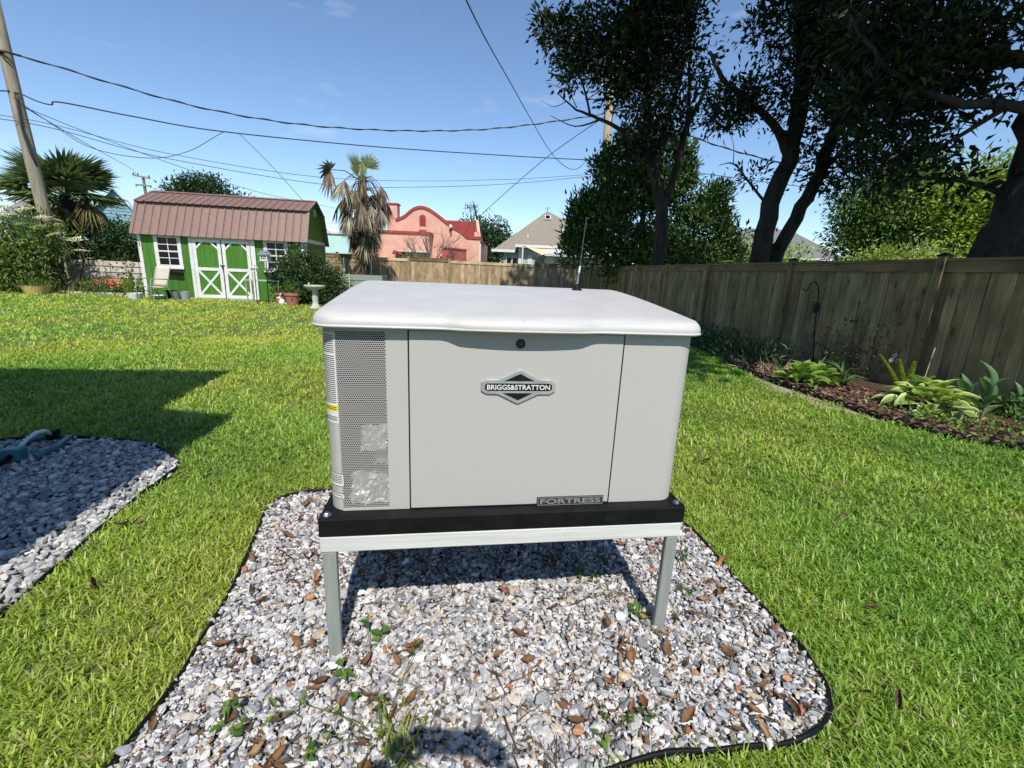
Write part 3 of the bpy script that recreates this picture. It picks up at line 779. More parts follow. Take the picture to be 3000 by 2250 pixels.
# badge: chrome surround, black diamond and bar, raised lettering
def text_mesh(body, w, h, depth, offset=0.0):
    cu_ = bpy.data.curves.new('txt', 'FONT'); cu_.body = body; cu_.size = 1; cu_.extrude = 0.02; cu_.offset = offset; cu_.align_x = 'LEFT'
    ob = bpy.data.objects.new('txt', cu_); C.objects.link(ob)
    dg = bpy.context.evaluated_depsgraph_get(); dg.update()
    me = bpy.data.meshes.new_from_object(ob.evaluated_get(dg))
    bpy.data.objects.remove(ob); bpy.data.curves.remove(cu_)
    v = np.array([p.co[:] for p in me.vertices]); lo, hi = v.min(0), v.max(0)
    q = np.zeros_like(v); q[:, 0] = (v[:, 0] - lo[0]) / (hi[0] - lo[0]) * w - w / 2; q[:, 2] = (v[:, 1] - lo[1]) / (hi[1] - lo[1]) * h - h / 2
    q[:, 1] = -(v[:, 2] - lo[2]) / (hi[2] - lo[2]) * depth
    me.vertices.foreach_set('co', q.ravel()); me.update(); me.materials.clear()
    return me
bs = 0.238 / 870.0
def bp_(pts): return [((x - 675) * bs + 0.617, -(y - 697) * bs + gz(0.954)) for x, y in pts]
bo = [(240,640),(305,608),(440,608),(682,490),(920,608),(1050,608),(1110,650),(1110,752),(1045,788),(912,788),(672,904),(436,786),(303,783),(240,746)]
YF = Y0 - 0.002
badge = MB().prism(bp_(bo), YF - 0.006, YF).build('badge', M_chrome, gn, bevel=0.0022, seg=2)
bar_ = [(285,672),(310,655),(1040,655),(1068,675),(1068,722),(1040,742),(310,742),(285,722)]
MB().prism(bp_(bar_), YF - 0.0066, YF - 0.0055).build('badge_bar', M_gloss, badge)
MB().prism(bp_([(505,626),(688,540),(862,626)]), YF - 0.0066, YF - 0.0055).build('badge_diamond', M_gloss, badge)
MB().prism(bp_([(488,769),(842,769),(672,855)]), YF - 0.0066, YF - 0.0055).build('badge_diamond', M_gloss, badge)
M_letter = mat('letter_silver', (0.78, 0.78, 0.78), rough=0.4, metal=0.15)
link('lettering', text_mesh('BRIGGS&STRATTON', 735 * bs, 58 * bs, 0.0012, 0.018), M_letter, badge, ((676 - 675) * bs + 0.617, YF - 0.0064, gz(0.954) - 2 * bs))
M_plate = mat('dark_plate', (0.05, 0.052, 0.052), rough=0.45, metal=0.3)
pl = MB().box(0.699, 0.935, YF - 0.004, YF, gz(0.534), gz(0.5675)).build('name_plate', M_plate, gn, bevel=0.0015)
fr = MB()
for (x0, x1, z0, z1) in ((0.702, 0.932, 0.5365, 0.5380), (0.702, 0.932, 0.5635, 0.5650), (0.702, 0.7035, 0.538, 0.5635), (0.9305, 0.932, 0.538, 0.5635)):
    fr.box(x0, x1, YF - 0.0048, YF - 0.0035, gz(z0), gz(z1))
M_greyl = mat('letter_grey', (0.33, 0.34, 0.34), rough=0.4, metal=0.4)
fr.build('plate_rim', M_greyl, pl)
link('lettering', text_mesh('FORTRESS', 0.213, 0.0185, 0.0012, 0.02), M_greyl, pl, (0.817, YF - 0.0038, gz(0.5507)))

# moulded lid: rounded outline, bowed front, top rising to the back
def lid():
    LX0, LX1, LY1, RCc = -0.003, 1.229, 0.862, 0.075
    fr_ = lambda x: 0.014 - 0.022 * max(0.0, min(1.0, (0.24 - abs(x - 0.62)) / 0.05 if abs(x - 0.62) > 0.19 else 1.0)) * (0.55 + 0.45 * math.cos((x - 0.62) / 0.24 * math.pi / 2))
    pl_ = []
    def arc(cx_, cy_, a0, a1, n=10):
        for t in np.linspace(a0, a1, n): pl_.append((cx_ + RCc * math.cos(t), cy_ + RCc * math.sin(t)))
    y0 = 0.014
    arc(LX0 + RCc, y0 + RCc, math.pi, 1.5 * math.pi)
    for x in np.linspace(LX0 + RCc + 0.02, LX1 - RCc - 0.02, 60): pl_.append((x, fr_(x)))
    arc(LX1 - RCc, y0 + RCc, 1.5 * math.pi, 2 * math.pi)
    for y in np.linspace(y0 + RCc + 0.05, LY1 - RCc - 0.05, 10): pl_.append((LX1, y))
    arc(LX1 - RCc, LY1 - RCc, 0, math.pi / 2)
    for x in np.linspace(LX1 - RCc - 0.05, LX0 + RCc + 0.05, 14): pl_.append((x, LY1))
    arc(LX0 + RCc, LY1 - RCc, math.pi / 2, math.pi)
    for y in np.linspace(LY1 - RCc - 0.05, y0 + RCc + 0.05, 10): pl_.append((LX0, y))
    P = np.array(pl_); n = len(P); cxy = np.array([0.613, 0.44])
    # inward normals
    d = np.roll(P, -1, 0) - np.roll(P, 1, 0); d /= np.linalg.norm(d, axis=1)[:, None]; nin = np.stack([-d[:, 1], d[:, 0]], 1)
    top = lambda y: 0.072 * (1 - (1 - np.clip(y / 0.86, 0, 1)) ** 1.35)
    rings = []
    rings.append(np.column_stack([P + nin * 0.030, np.full(n, 1.133)]))
    rings.append(np.column_stack([P + nin * 0.006, np.full(n, 1.129)]))
    rings.append(np.column_stack([P + nin * 0.001, np.full(n, 1.1305)]))
    rings.append(np.column_stack([P, np.full(n, 1.1345)]))
    rings.append(np.column_stack([P + nin * 0.0042, np.full(n, 1.1370)]))
    for ins, dz in ((0.0035, 0.1405), (0.004, 0.1465), (0.007, 0.1540), (0.0125, 0.1605), (0.021, 0.1655), (0.033, 0.1690), (0.048, 0.1712), (0.064, 0.1728)):
        q = P + nin * ins; rings.append(np.column_stack([q, 1.0 + dz + top(q[:, 1]) * min(1, 0.25 + ins / 0.03)]))
    inner = rings[-1][:, :2]
    for k in (0.85, 0.68, 0.5, 0.32, 0.15):
        q = cxy + (inner - cxy) * k; rings.append(np.column_stack([q, 1.1728 + top(q[:, 1]) + 0.004 * (1 - k)]))
    vs = np.concatenate(rings); vs[:, 2] -= Z0
    vs = [tuple(v) for v in vs]; fs = []
    for r_ in range(len(rings) - 1):
        for i in range(n): fs.append((r_*n+i, r_*n+(i+1) % n, (r_+1)*n+(i+1) % n, (r_+1)*n+i))
    fs.append(tuple((len(rings)-1)*n+i for i in range(n))); fs.append(tuple(range(n-1, -1, -1)))
    return MB().add(vs, fs)
lo_ = lid().build('lid', M_lid, gn, smooth=True)
lo_.modifiers.new('edge', 'EDGE_SPLIT').split_angle = R(70)

# whip antenna standing on the lid
an = thing('antenna', 'thin whip antenna on a black foot standing on the generator lid', 'antenna', tuple(np.array([GX, GY, 0]) + 0.975 * np.array([math.cos(GA), math.sin(GA), 0]) + 0.70 * np.array([-math.sin(GA), math.cos(GA), 0]) + np.array([0, 0, 1.236])))
MB().lathe([(0.024, 0), (0.024, 0.006), (0.018, 0.009), (0.009, 0.022), (0.006, 0.030)], 20).build('foot', M_black, an, smooth=True)
MB().tube([(0, 0, 0.028), (0.002, 0, 0.055), (0.004, 0, 0.080)], [0.0055, 0.004, 0.0035], 10).build('spring', M_steel, an)
MB().tube([(0.004, 0, 0.080), (0.0065, 0, 0.108)], 0.0042, 10).build('ferrule', M_white, an)
MB().tube([(0.0065, 0, 0.105), (0.018, 0, 0.315)], [0.0011, 0.0007], 6).build('whip', mat('whip_grey', (0.25, 0.25, 0.25), rough=0.5, metal=0.4), an)

# ================================================================== FENCES
def picket_mesh(name, w, h, t, seed):
    gg = random.Random(seed); b = MB(); k = gg.uniform(-0.004, 0.004)
    b.box(-w/2, w/2, -t/2, t/2, 0, h)
    b.v = [(x + (k if z > 0 else 0), y, z) for x, y, z in b.v]
    return b.mesh(name)
def fence(name, label, origin, ang, posts, ztop, mats, gap_rails=(), facing=-1, cap=True, post_h=0.09, first=None, pw=0.14):
    """fence along local x from the origin; pieces sit towards local -y (the yard side)"""
    root = thing(name, label, 'fence', (origin[0], origin[1], 0), ang)
    mp_, mr_, mn_ = mats
    f = facing
    postm = MB().box(-0.05, 0.05, -0.05, 0.05, -0.3, ztop + 0.035).mesh('post'); postm.materials.append(mp_)
    capm = MB().lathe([(0.082, 0), (0.082, 0.014), (0.012, 0.045)], 4).mesh('post_cap'); capm.materials.append(M_black)
    pm = []
    for k in range(6):
        me = picket_mesh('picket', pw - 0.0015 - 0.0012 * (k % 3), ztop - 0.10, 0.017, k); me.materials.append(mp_); pm.append(me)
    for x in posts:
        p = link('post', postm, None, root, (x, f * 0.028, 0), (0, 0, random.gauss(0, 0.015)))
        link('post_cap', capm, None, p, (0, 0, ztop + 0.035), (0, 0, R(45)))
    for i in range(len(posts) - 1):
        a, c = posts[i], posts[i + 1]
        new = i in gap_rails; dz = -0.045 if new else 0
        mm = mn_ if new else mr_
        x0, x1 = a + 0.052, c - 0.052
        MB().box(x0, x1, f * 0.028 - 0.011, f * 0.028 + 0.011, ztop - 0.155 + dz, ztop - 0.025 + dz).build('top_rail', mm, root)
        if cap and not new: MB().box(x0, x1, -0.055, 0.055, ztop - 0.024, ztop + 0.008).build('cap_board', mr_, root)
        MB().box(x0, x1, f * 0.024 - 0.009, f * 0.024 + 0.009, 0.0, 0.13).build('kick_board', mr_, root)
        MB().box(a - 0.04 if i == 0 else a, c, -f * 0.012, -f * 0.05, 0.85, 0.94).build('back_rail', mr_, root)
        n = max(1, round((c - a) / (pw - 0.004))); st_ = (c - a) / n
        for q in range(n):
            link('picket', random.choice(pm), None, root, (a + (q + 0.5) * st_, 0.0035 * (1 if q % 2 else -1) + random.uniform(-0.0015, 0.0015), 0.015 + dz), (0, random.gauss(0, 0.0025), 0), (st_ / pw, 1, 1))
    return root
# right fence runs from behind the camera to the far corner; local x goes away from the camera
a_r = math.atan2(FD[1], FD[0])
o_r = FN * FO + FD * (-2.6)
rp = [s + 2.6 for s in (-2.6, 0.0, 2.54, 5.08, 7.68, 10.39, 12.6, 14.79, 17.73, 19.91, 21.85)]
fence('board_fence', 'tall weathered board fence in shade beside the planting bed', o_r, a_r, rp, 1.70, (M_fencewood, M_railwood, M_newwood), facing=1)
# back fence runs along the end of the yard; local x from left to right
o_b = FD * BO + FN * (-18.0)
bx = [0.0, 1.2, 3.63, 6.1, 8.6, 11.0, 12.7, 14.48, 15.9, 17.81, 21.96, 24.1]
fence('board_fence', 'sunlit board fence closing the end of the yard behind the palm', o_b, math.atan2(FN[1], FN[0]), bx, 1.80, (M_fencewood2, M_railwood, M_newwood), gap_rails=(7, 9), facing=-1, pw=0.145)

# ================================================================== GREEN BARN SHED
M_green = mat('green_paint', (0.044, 0.150, 0.008), (0.060, 0.190, 0.011), 5, 0.6, stretch=(1, 1, 0.3), rnd=0.10)
M_roofm = mat('brown_roof_metal', (0.185, 0.112, 0.090), (0.225, 0.138, 0.112), 8, 0.55, rnd=0.04, spec=0.4)
M_glass = mat('dark_window_glass', (0.006, 0.006, 0.008), rough=0.12, spec=0.22)
M_coco = mat('coconut_fibre', (0.05, 0.03, 0.018), (0.14, 0.09, 0.05), 40, 0.95, bump=1.0, bscale=90, dist=0.02)
W_, D_, ZE, BBk, ZB_, ZR = 5.02, 2.58, 1.99, 0.314, 3.03, 3.432
sd = thing('garden_shed', 'bright green barn shed with brown metal gambrel roof and white double doors', 'shed', (SHEDX, SHEDY, 0), SHEDA)
def siding(par, x0, x1, z0, z1, y, m, step=0.2, t=0.02, name='siding_board'):
    n = max(1, round((x1 - x0) / step)); w = (x1 - x0) / n
    for i in range(n): MB().box(x0 + i*w + 0.004, x0 + (i+1)*w - 0.004, y, y + t, z0, z1).build(name, m, par)
# front wall, boards between the openings
MB().box(0.02, W_ - 0.02, 0.021, 0.05, 0.0, 2.0).build('front_wall', mat('green_groove', (0.022, 0.095, 0.006), rough=0.8), sd)
for x0, x1, z0, z1 in ((0.06, 0.43, 0.02, 2.0), (0.43, 1.22, 0.02, 0.97), (1.22, 1.45, 0.02, 2.0), (3.44, 3.70, 0.02, 2.0), (3.70, 4.46, 0.02, 0.99), (4.46, 4.88, 0.02, 2.0)):
    siding(sd, x0, x1, z0, z1, 0.0, M_green)
for x0, x1 in ((-0.03, 0.07), (4.88, 5.05)):
    MB().box(x0, x1, -0.022, 0.08, 0.0, 2.0).build('corner_trim', M_white, sd)
# windows
def shed_window(x0, x1, z0, z1):
    w = MB().box(x0 + 0.10, x1 - 0.10, 0.004, 0.014, z0 + 0.08, z1 - 0.04); wo = w.build('window', M_glass, sd)
    for a, b_, c_, d_ in ((x0, x0 + 0.11, z0, z1), (x1 - 0.11, x1, z0, z1), (x0 + 0.111, x1 - 0.111, z0, z0 + 0.10), (x0 + 0.111, x1 - 0.111, z1 - 0.06, z1)):
        MB().box(a, b_, -0.022, 0.003, c_, d_).build('frame', M_white, wo)
    xm = (x0 + x1) / 2; zz = [z0 + 0.10 + (z1 - z0 - 0.16) * k / 4 for k in (1, 2, 3)]
    MB().box(xm - 0.012, xm + 0.012, -0.010, 0.0035, z0 + 0.10, z1 - 0.06).build('muntin', M_white, wo)
    for k, z in enumerate(zz): MB().box(x0 + 0.11, x1 - 0.11, -0.012 - 0.006 * (k == 1), 0.0032, z - (0.022 if k == 1 else 0.011), z + (0.022 if k == 1 else 0.011)).build('muntin', M_white, wo)
    MB().box(x0 - 0.02, x1 + 0.02, -0.05, -0.0225, z0 - 0.03, z0 + 0.02).build('sill', M_white, wo)
shed_window(0.43, 1.22, 0.97, 1.97); shed_window(3.70, 4.46, 0.99, 1.97)
# flower boxes with coconut liners
def flower_box(x0, x1, z):
    b = MB(); k = 14
    b.grid(lambda u, v: (x0 + (x1 - x0) * u, -0.055 - 0.20 * math.sin(v * math.pi / 2) * (0.9 + 0.1 * math.sin(u * 9)), z - 0.17 * (1 - v) ** 0.7 + 0.012 * math.sin(u * 23) * v), k, 6)
    b.grid(lambda u, v: (x0 + (x1 - x0) * u, -0.05 - 0.2 * v, z - 0.03), k, 2)
    for xx in (x0, x1): b.add([(xx, -0.05, z - 0.17), (xx, -0.255, z), (xx, -0.05, z)], [(0, 1, 2)])
    o_ = b.build('flower_box', M_coco, sd, smooth=True)
    MB().tube([(x0, -0.05, z), (x0, -0.26, z), (x1, -0.26, z), (x1, -0.05, z)], 0.008, 6).build('wire_rim', M_black, o_)
flower_box(0.46, 1.19, 0.93); flower_box(3.74, 4.42, 0.95)
# double doors
def door(x0, x1, hinge):
    d = MB().box(x0 + 0.01, x1 - 0.01, -0.018, -0.002, 0.07, 1.90); do = d.build('door', M_green, sd)
    siding(do, x0 + 0.1, x1 - 0.1, 0.12, 1.84, -0.024, M_green, 0.13, 0.0055)
    t0, t1 = -0.045, -0.0245
    for a, b_, c_, e_ in ((x0 + 0.012, x0 + 0.115, 0.05, 1.91), (x1 - 0.115, x1 - 0.012, 0.05, 1.91), (x0 + 0.116, x1 - 0.116, 0.05, 0.155), (x0 + 0.116, x1 - 0.116, 0.93, 1.03), (x0 + 0.116, x1 - 0.116, 1.82, 1.91)):
        MB().box(a, b_, t0, t1, c_, e_).build('door_trim', M_white, do)
    xa, xb = x0 + 0.116, x1 - 0.116
    MB().bar((xa, -0.033, 0.165), (xb, -0.033, 0.92), 0.015, 0.065, (0, 0, 1)).build('cross_brace', M_white, do)
    MB().bar((xa, -0.030, 0.92), (xb, -0.030, 0.165), 0.015, 0.065, (0, 0, 1)).build('cross_brace', M_white, do)
    MB().bar((xa - 0.02, -0.033, 1.62), (xa + 0.20, -0.033, 1.84), 0.015, 0.055).build('corner_brace', M_white, do)
    MB().bar((xb + 0.02, -0.033, 1.62), (xb - 0.20, -0.033, 1.84), 0.015, 0.055).build('corner_brace', M_white, do)
    for q in (xa, xb):
        s_ = 1 if q == xa else -1
        MB().prism([(q, 1.70), (q + s_ * 0.12, 1.82), (q, 1.82)], -0.0262, -0.0245).build('corner_gap', M_dark, do)
    return do
dl = door(1.55, 2.415, 0); dr = door(2.425, 3.30, 1)
for x0, x1 in ((1.45, 1.549), (3.301, 3.44)): MB().box(x0, x1, -0.035, -0.0005, 0.02, 1.99).build('door_casing', M_white, sd)
MB().box(1.549, 3.301, -0.030, -0.0005, 1.915, 1.99).build('door_casing', M_white, sd)
MB().box(2.33, 2.48, -0.056, -0.046, 1.09, 1.12).box(2.39, 2.42, -0.075, -0.057, 1.00, 1.085).build('latch', M_black, dl)
MB().box(1.35, 3.55, -0.35, -0.02, 0.0, 0.035).build('threshold', mat('old_plank', (0.28, 0.25, 0.20), (0.4, 0.37, 0.3), 20, 0.9), sd)
# gable ends and rear
def gable(x, nx):
    poly = [(0.0, 0.0), (D_, 0.0), (D_, ZE), (D_ - BBk + 0.02, ZB_ - 0.06), (D_ / 2, ZR - 0.06), (BBk - 0.02, ZB_ - 0.06), (0.0, ZE)]
    b = MB(); n = len(poly); t = 0.03
    vs = [(x, y, z) for y, z in poly] + [(x - nx * t, y, z) for y, z in poly]
    b.add(vs, [tuple(range(n)), tuple(range(2*n-1, n-1, -1))] + [(i, (i+1) % n, (i+1) % n + n, i + n) for i in range(n)])
    return b.build('gable_wall', M_green, sd)
ga_ = gable(W_, 1); gable(0.0, -1)
MB().box(W_ + 0.0005, W_ + 0.022, 0.081, D_ - 0.08, 1.98, 2.10).build('gable_trim', M_white, sd)
MB().box(W_ + 0.0005, W_ + 0.022, D_ - 0.08, D_, 0, 2.0).build('corner_trim', M_white, sd)
vt = MB().box(W_ + 0.0005, W_ + 0.03, D_ / 2 - 0.14, D_ / 2 + 0.14, 2.92, 3.16).build('gable_vent', mat('vent_grey', (0.35, 0.36, 0.34), rough=0.6), sd)
for k in range(5): MB().bar((W_ + 0.034, D_ / 2 - 0.12, 2.95 + k * 0.042), (W_ + 0.034, D_ / 2 + 0.12, 2.95 + k * 0.042), 0.012, 0.02).build('louvre', M_white, vt)
MB().box(0, W_, D_ - 0.03, D_, 0, ZE).build('rear_wall', M_green, sd)
# roof: every ribbed sheet is a piece of its own
rf = MB().bar((0.0, D_ / 2, ZR - 0.05), (W_, D_ / 2, ZR - 0.05), 0.1, 0.06).build('roof', M_roofm, sd)
EO = 0.195
def roof_panel(p_lo, p_hi, n, nm, over):
    (y0, z0), (y1, z1) = p_lo, p_hi; w = (W_ + 0.14) / n
    for i in range(n):
        x0 = -0.07 + i * w; b = MB(); dy, dz = y1 - y0, z1 - z0; ln = math.hypot(dy, dz); ny, nz = -dz / ln, dy / ln
        if ny > 0 and y0 < y1: ny, nz = -ny, -nz
        if nz < 0: ny, nz = -ny, -nz
        prof = [(0, 0), (0.014, 0.028), (0.034, 0.028), (0.05, 0.001), (w * 0.5, 0.003), (w + 0.012, 0.0)]
        vs = []
        for a in ((y0, z0), (y1, z1)):
            for px, h in prof: vs.append((x0 + px, a[0] + ny * h, a[1] + nz * h))
        for a in ((y0, z0), (y1, z1)):
            for px, h in prof: vs.append((x0 + px, a[0] + ny * (h - 0.004), a[1] + nz * (h - 0.004)))
        k = len(prof); fs = []
        for q in range(k - 1):
            fs.append((q, q+1, k+q+1, k+q)); fs.append((2*k+q, 3*k+q, 3*k+q+1, 2*k+q+1)); fs.append((q, 2*k+q, 2*k+q+1, q+1)); fs.append((k+q, k+q+1, 3*k+q+1, 3*k+q))
        b.add(vs, fs).build(nm, M_roofm, rf)
roof_panel((-EO, ZE - 0.02), (BBk + 0.02, ZB_ - 0.03), 22, 'roof_sheet', 0)
roof_panel((BBk - 0.10, ZB_ - 0.035), (D_ / 2, ZR), 22, 'roof_sheet', 0)
roof_panel((D_ - BBk + 0.10, ZB_ - 0.035), (D_ / 2, ZR), 22, 'roof_sheet', 0)
roof_panel((D_ + EO, ZE - 0.02), (D_ - BBk - 0.02, ZB_ - 0.03), 22, 'roof_sheet', 0)
rc = MB(); rc.add([(x, D_/2 + s*0.13, ZR + 0.036 - 0.05*abs(s)) for x in (-0.08, W_ + 0.08) for s in (-1, 0, 1)], [(0, 1, 4, 3), (1, 2, 5, 4)]); rc.build('ridge_cap', M_roofm, rf).modifiers.new('s', 'SOLIDIFY').thickness = 0.01
for x in (-0.075, W_ + 0.075):
    tb = MB()
    for p, q in (((-EO, ZE - 0.02), (BBk, ZB_ - 0.02)), ((BBk - 0.06, ZB_ - 0.02), (D_/2, ZR + 0.01)), ((D_/2, ZR + 0.01), (D_ - BBk + 0.06, ZB_ - 0.02)), ((D_ - BBk, ZB_ - 0.02), (D_ + EO, ZE - 0.02))):
        tb.bar((x, p[0], p[1]), (x, q[0], q[1]), 0.03, 0.10, (1, 0, 0))
    tb.build('rake_trim', M_roofm, rf)

# ------------------------------------------------------------------ things standing round the shed
M_fabric = mat('beige_sling', (0.56, 0.51, 0.40), (0.50, 0.45, 0.35), 30, 0.85)
M_frame = mat('grey_frame_paint', (0.30, 0.29, 0.26), rough=0.5)
ch = thing('patio_chair', 'beige sling patio chair standing in front of the shed', 'chair', (-11.05, 13.75, 0), R(-14))
b = MB(); b.grid(lambda u, v: (-0.26 + 0.52 * u, -0.26 + 0.5 * v, 0.42 - 0.05 * math.sin(v * math.pi) * 0.6 + 0.02 * (1 - v)), 6, 6); s1 = b.build('seat', M_fabric, ch, True); s1.modifiers.new('t', 'SOLIDIFY').thickness = 0.012
b = MB(); b.grid(lambda u, v: (-0.26 + 0.52 * u, 0.24 + 0.16 * v + 0.03 * math.cos((u - .5) * 3), 0.44 + 0.56 * v), 6, 8); s1 = b.build('backrest', M_fabric, ch, True); s1.modifiers.new('t', 'SOLIDIFY').thickness = 0.012
for sx in (-1, 1):
    MB().tube([(sx*0.29, -0.28, 0), (sx*0.29, -0.27, 0.40), (sx*0.29, -0.25, 0.63), (sx*0.29, -0.18, 0.66), (sx*0.29, 0.27, 0.64)], 0.014, 8).build('arm_frame', M_frame, ch, True)
    MB().tube([(sx*0.275, 0.42, 0), (sx*0.275, 0.24, 0.43), (sx*0.275, 0.40, 1.0)], 0.014, 8).build('leg', M_frame, ch, True)
def pot(name, label, x, y, r, h, m, rim=True, plant=None, grp=None):
    t = thing(name, label, 'pot', (x, y, 0), group=grp)
    prof = [(r*0.68, 0), (r*0.92, h*0.8), (r*0.92, h*0.8), (r*1.02, h*0.8), (r*1.05, h), (r*0.93, h), (r*0.88, h*0.85), (r*0.1, h*0.84)] if rim else [(r*0.75, 0), (r, h), (r*0.95, h), (r*0.72, 0.03), (r*0.1, 0.03)]
    MB().lathe(prof, 20).build('pot_body', m, t, True).modifiers.new('e', 'EDGE_SPLIT')
    return t
M_bucket = mat('galvanised', (0.27, 0.32, 0.34), (0.20, 0.25, 0.27), 12, 0.5, 0.5)
pot('bucket', 'darker blue grey metal bucket on the patio chair side of the pair', -10.75, 14.25, 0.14, 0.27, M_bucket, False)
pot('bucket', 'paler galvanised bucket on the shed door side of the pair', -10.42, 14.22, 0.14, 0.28, mat('galvanised_pale', (0.38, 0.42, 0.43), rough=0.5, metal=0.4), False)
pot('plant_pot', 'black nursery pot behind the patio chair', -11.1, 14.55, 0.16, 0.27, M_black, True)
pot('white_bowl', 'white bowl on the grass by the patio chair leg', -11.62, 13.75, 0.2, 0.2, M_white, False)
pot('white_tray', 'shallow white tray under the patio chair', -11.35, 14.3, 0.22, 0.12, M_white, False)
tp1 = pot('terracotta_pot', 'smaller terracotta pot at the shed corner', -7.52, 14.45, 0.19, 0.36, M_terra)
tp2 = pot('terracotta_pot', 'large rimmed terracotta pot holding a leafy plant', -6.95, 14.05, 0.24, 0.40, M_terra)
gg = np.random.default_rng(5)
nbp = NB(); n = 260; P = np.column_stack([gg.normal(0, 0.14, n), gg.normal(0, 0.14, n), 0.38 + np.abs(gg.normal(0, 0.16, n))]); nbp.leaves(P, rand_dirs(n, gg) + [0, 0, .4], rand_dirs(n, gg) + [0, 0, 1], 0.09, 0.04, pick([(0.05,0.12,0.02),(0.08,0.17,0.03),(0.13,0.2,0.05)], n, gg))
tag(nbp.build('plant', M_leaf, tp2), kind='stuff')
nbp = NB(); n = 120; P = np.column_stack([gg.normal(0, 0.10, n), gg.normal(0, 0.10, n), 0.32 + np.abs(gg.normal(0, 0.14, n))]); nbp.leaves(P, rand_dirs(n, gg) + [0, 0, .6], rand_dirs(n, gg) + [0, 0, 1], 0.09, 0.03, pick([(0.05,0.12,0.02),(0.08,0.17,0.03)], n, gg))
tag(nbp.build('plant', M_leaf, tp1), kind='stuff')
# white rabbit figure between the pots
rb = thing('rabbit_figurine', 'white garden rabbit figurine between the terracotta pots', 'figurine', (-7.26, 14.0, 0), R(200))
b = MB(); b.lathe([(0.02, 0), (0.085, 0.02), (0.10, 0.09), (0.075, 0.17), (0.03, 0.21)], 14); b.tube([(0.02, 0, 0.17), (0.07, 0, 0.235), (0.13, 0, 0.22)], [0.035, 0.06, 0.022], 12); b.tube([(-0.08, 0, 0.05), (-0.13, 0, 0.06)], [0.04, 0.02], 8)
b.build('body', M_white, rb, True)
for s in (-1, 1): MB().tube([(0.05, s*0.025, 0.27), (0.03, s*0.035, 0.33), (0.0, s*0.04, 0.39)], [0.016, 0.02, 0.006], 8).build('ear', M_white, rb, True)
# birdbath
M_conc = mat('pale_concrete', (0.52, 0.51, 0.46), (0.38, 0.38, 0.33), 10, 0.9, bump=0.4)
bb = thing('birdbath', 'pale concrete birdbath in front of the leafy bush', 'birdbath', (-5.93, 13.35, 0))
MB().lathe([(0.17, 0), (0.17, 0.05), (0.10, 0.09), (0.075, 0.2), (0.09, 0.35), (0.07, 0.5), (0.12, 0.58)], 18).build('pedestal', M_conc, bb, True)
MB().lathe([(0.10, 0.56), (0.22, 0.60), (0.29, 0.66), (0.29, 0.69), (0.26, 0.69), (0.18, 0.63), (0.02, 0.62)], 22).build('basin', M_conc, bb, True)
MB().lathe([(0.02, 0.68), (0.035, 0.70), (0.03, 0.74), (0.01, 0.77)], 8, (-0.05, -0.24, 0)).build('bird_ornament', M_conc, bb, True)
# side table
tb = thing('side_table', 'narrow metal side table with pale top beside the shed doors', 'table', (-7.95, 14.55, 0), R(4))
MB().box(-0.62, 0.42, -0.2, 0.2, 0.70, 0.73).build('table_top', mat('table_pale', (0.42, 0.42, 0.40), rough=0.5), tb)
M_legr = mat('leg_rust', (0.30, 0.22, 0.16), (0.42, 0.36, 0.3), 20, 0.7)
for x in (-0.6, 0.38):
    for y in (-0.18, 0.18): MB().box(x, x + 0.03, y - 0.015, y + 0.015, 0, 0.70).build('leg', M_legr, tb)
# two hanging bird feeders on a hook by the window
M_feed = mat('feeder_grey', (0.18, 0.22, 0.23), (0.25, 0.29, 0.30), 10, 0.6)
fd = thing('bird_feeder', 'grey house shaped bird feeder on a pole before the shed window', 'bird feeder', (-7.62, 13.9, 0))
MB().tube([(0, 0, 0), (0.02, 0, 1.32)], 0.012, 6).build('pole', M_black, fd)
MB().box(-0.11, 0.11, -0.09, 0.09, 1.32, 1.50).build('hopper', M_white, fd)
for k in range(3): MB().box(-0.075 + k*0.055, -0.045 + k*0.055, -0.094, -0.0902, 1.36, 1.47).build('feeder_window', M_dark, fd)
MB().prism([(-0.17, 1.49), (0.17, 1.49), (0.05, 1.62), (-0.05, 1.62)], -0.13, 0.13).build('feeder_roof', M_feed, fd)
MB().box(-0.16, 0.16, -0.12, 0.12, 1.30, 1.325).build('tray', M_feed, fd)
MB().tube([(0, -0.1, 1.62), (0, 0, 1.78), (0, 0.1, 1.62)], 0.004, 5).build('hanger', M_black, fd)
fd2 = thing('bird_house', 'small white slatted bird house below the grey feeder', 'bird feeder', (-7.92, 13.8, 0))
MB().tube([(0, 0, 0), (0, 0, 1.0)], 0.012, 6).build('pole', M_black, fd2)
MB().prism([(-0.09, 1.0), (0.09, 1.0), (0.09, 1.1), (0, 1.2), (-0.09, 1.1)], -0.07, 0.07).build('house_body', M_white, fd2)
for k in range(3): MB().box(-0.065 + 0.05*k, -0.035 + 0.05*k, -0.074, -0.0702, 1.03, 1.10).build('opening', M_dark, fd2)
# downspout / cable on the shed corner lamp
lp_ = thing('plant_hanger', 'thin black wrought iron plant hanger at the white shed corner', 'hanger', (SHEDX - 0.06, SHEDY - 0.05, 0))
MB().tube([(0, 0, 0), (0, -0.02, 1.5), (0.02, -0.03, 1.75), (0.10, -0.05, 1.80), (0.16, -0.05, 1.70), (0.14, -0.05, 1.6)], 0.008, 6).build('rod', M_black, lp_)
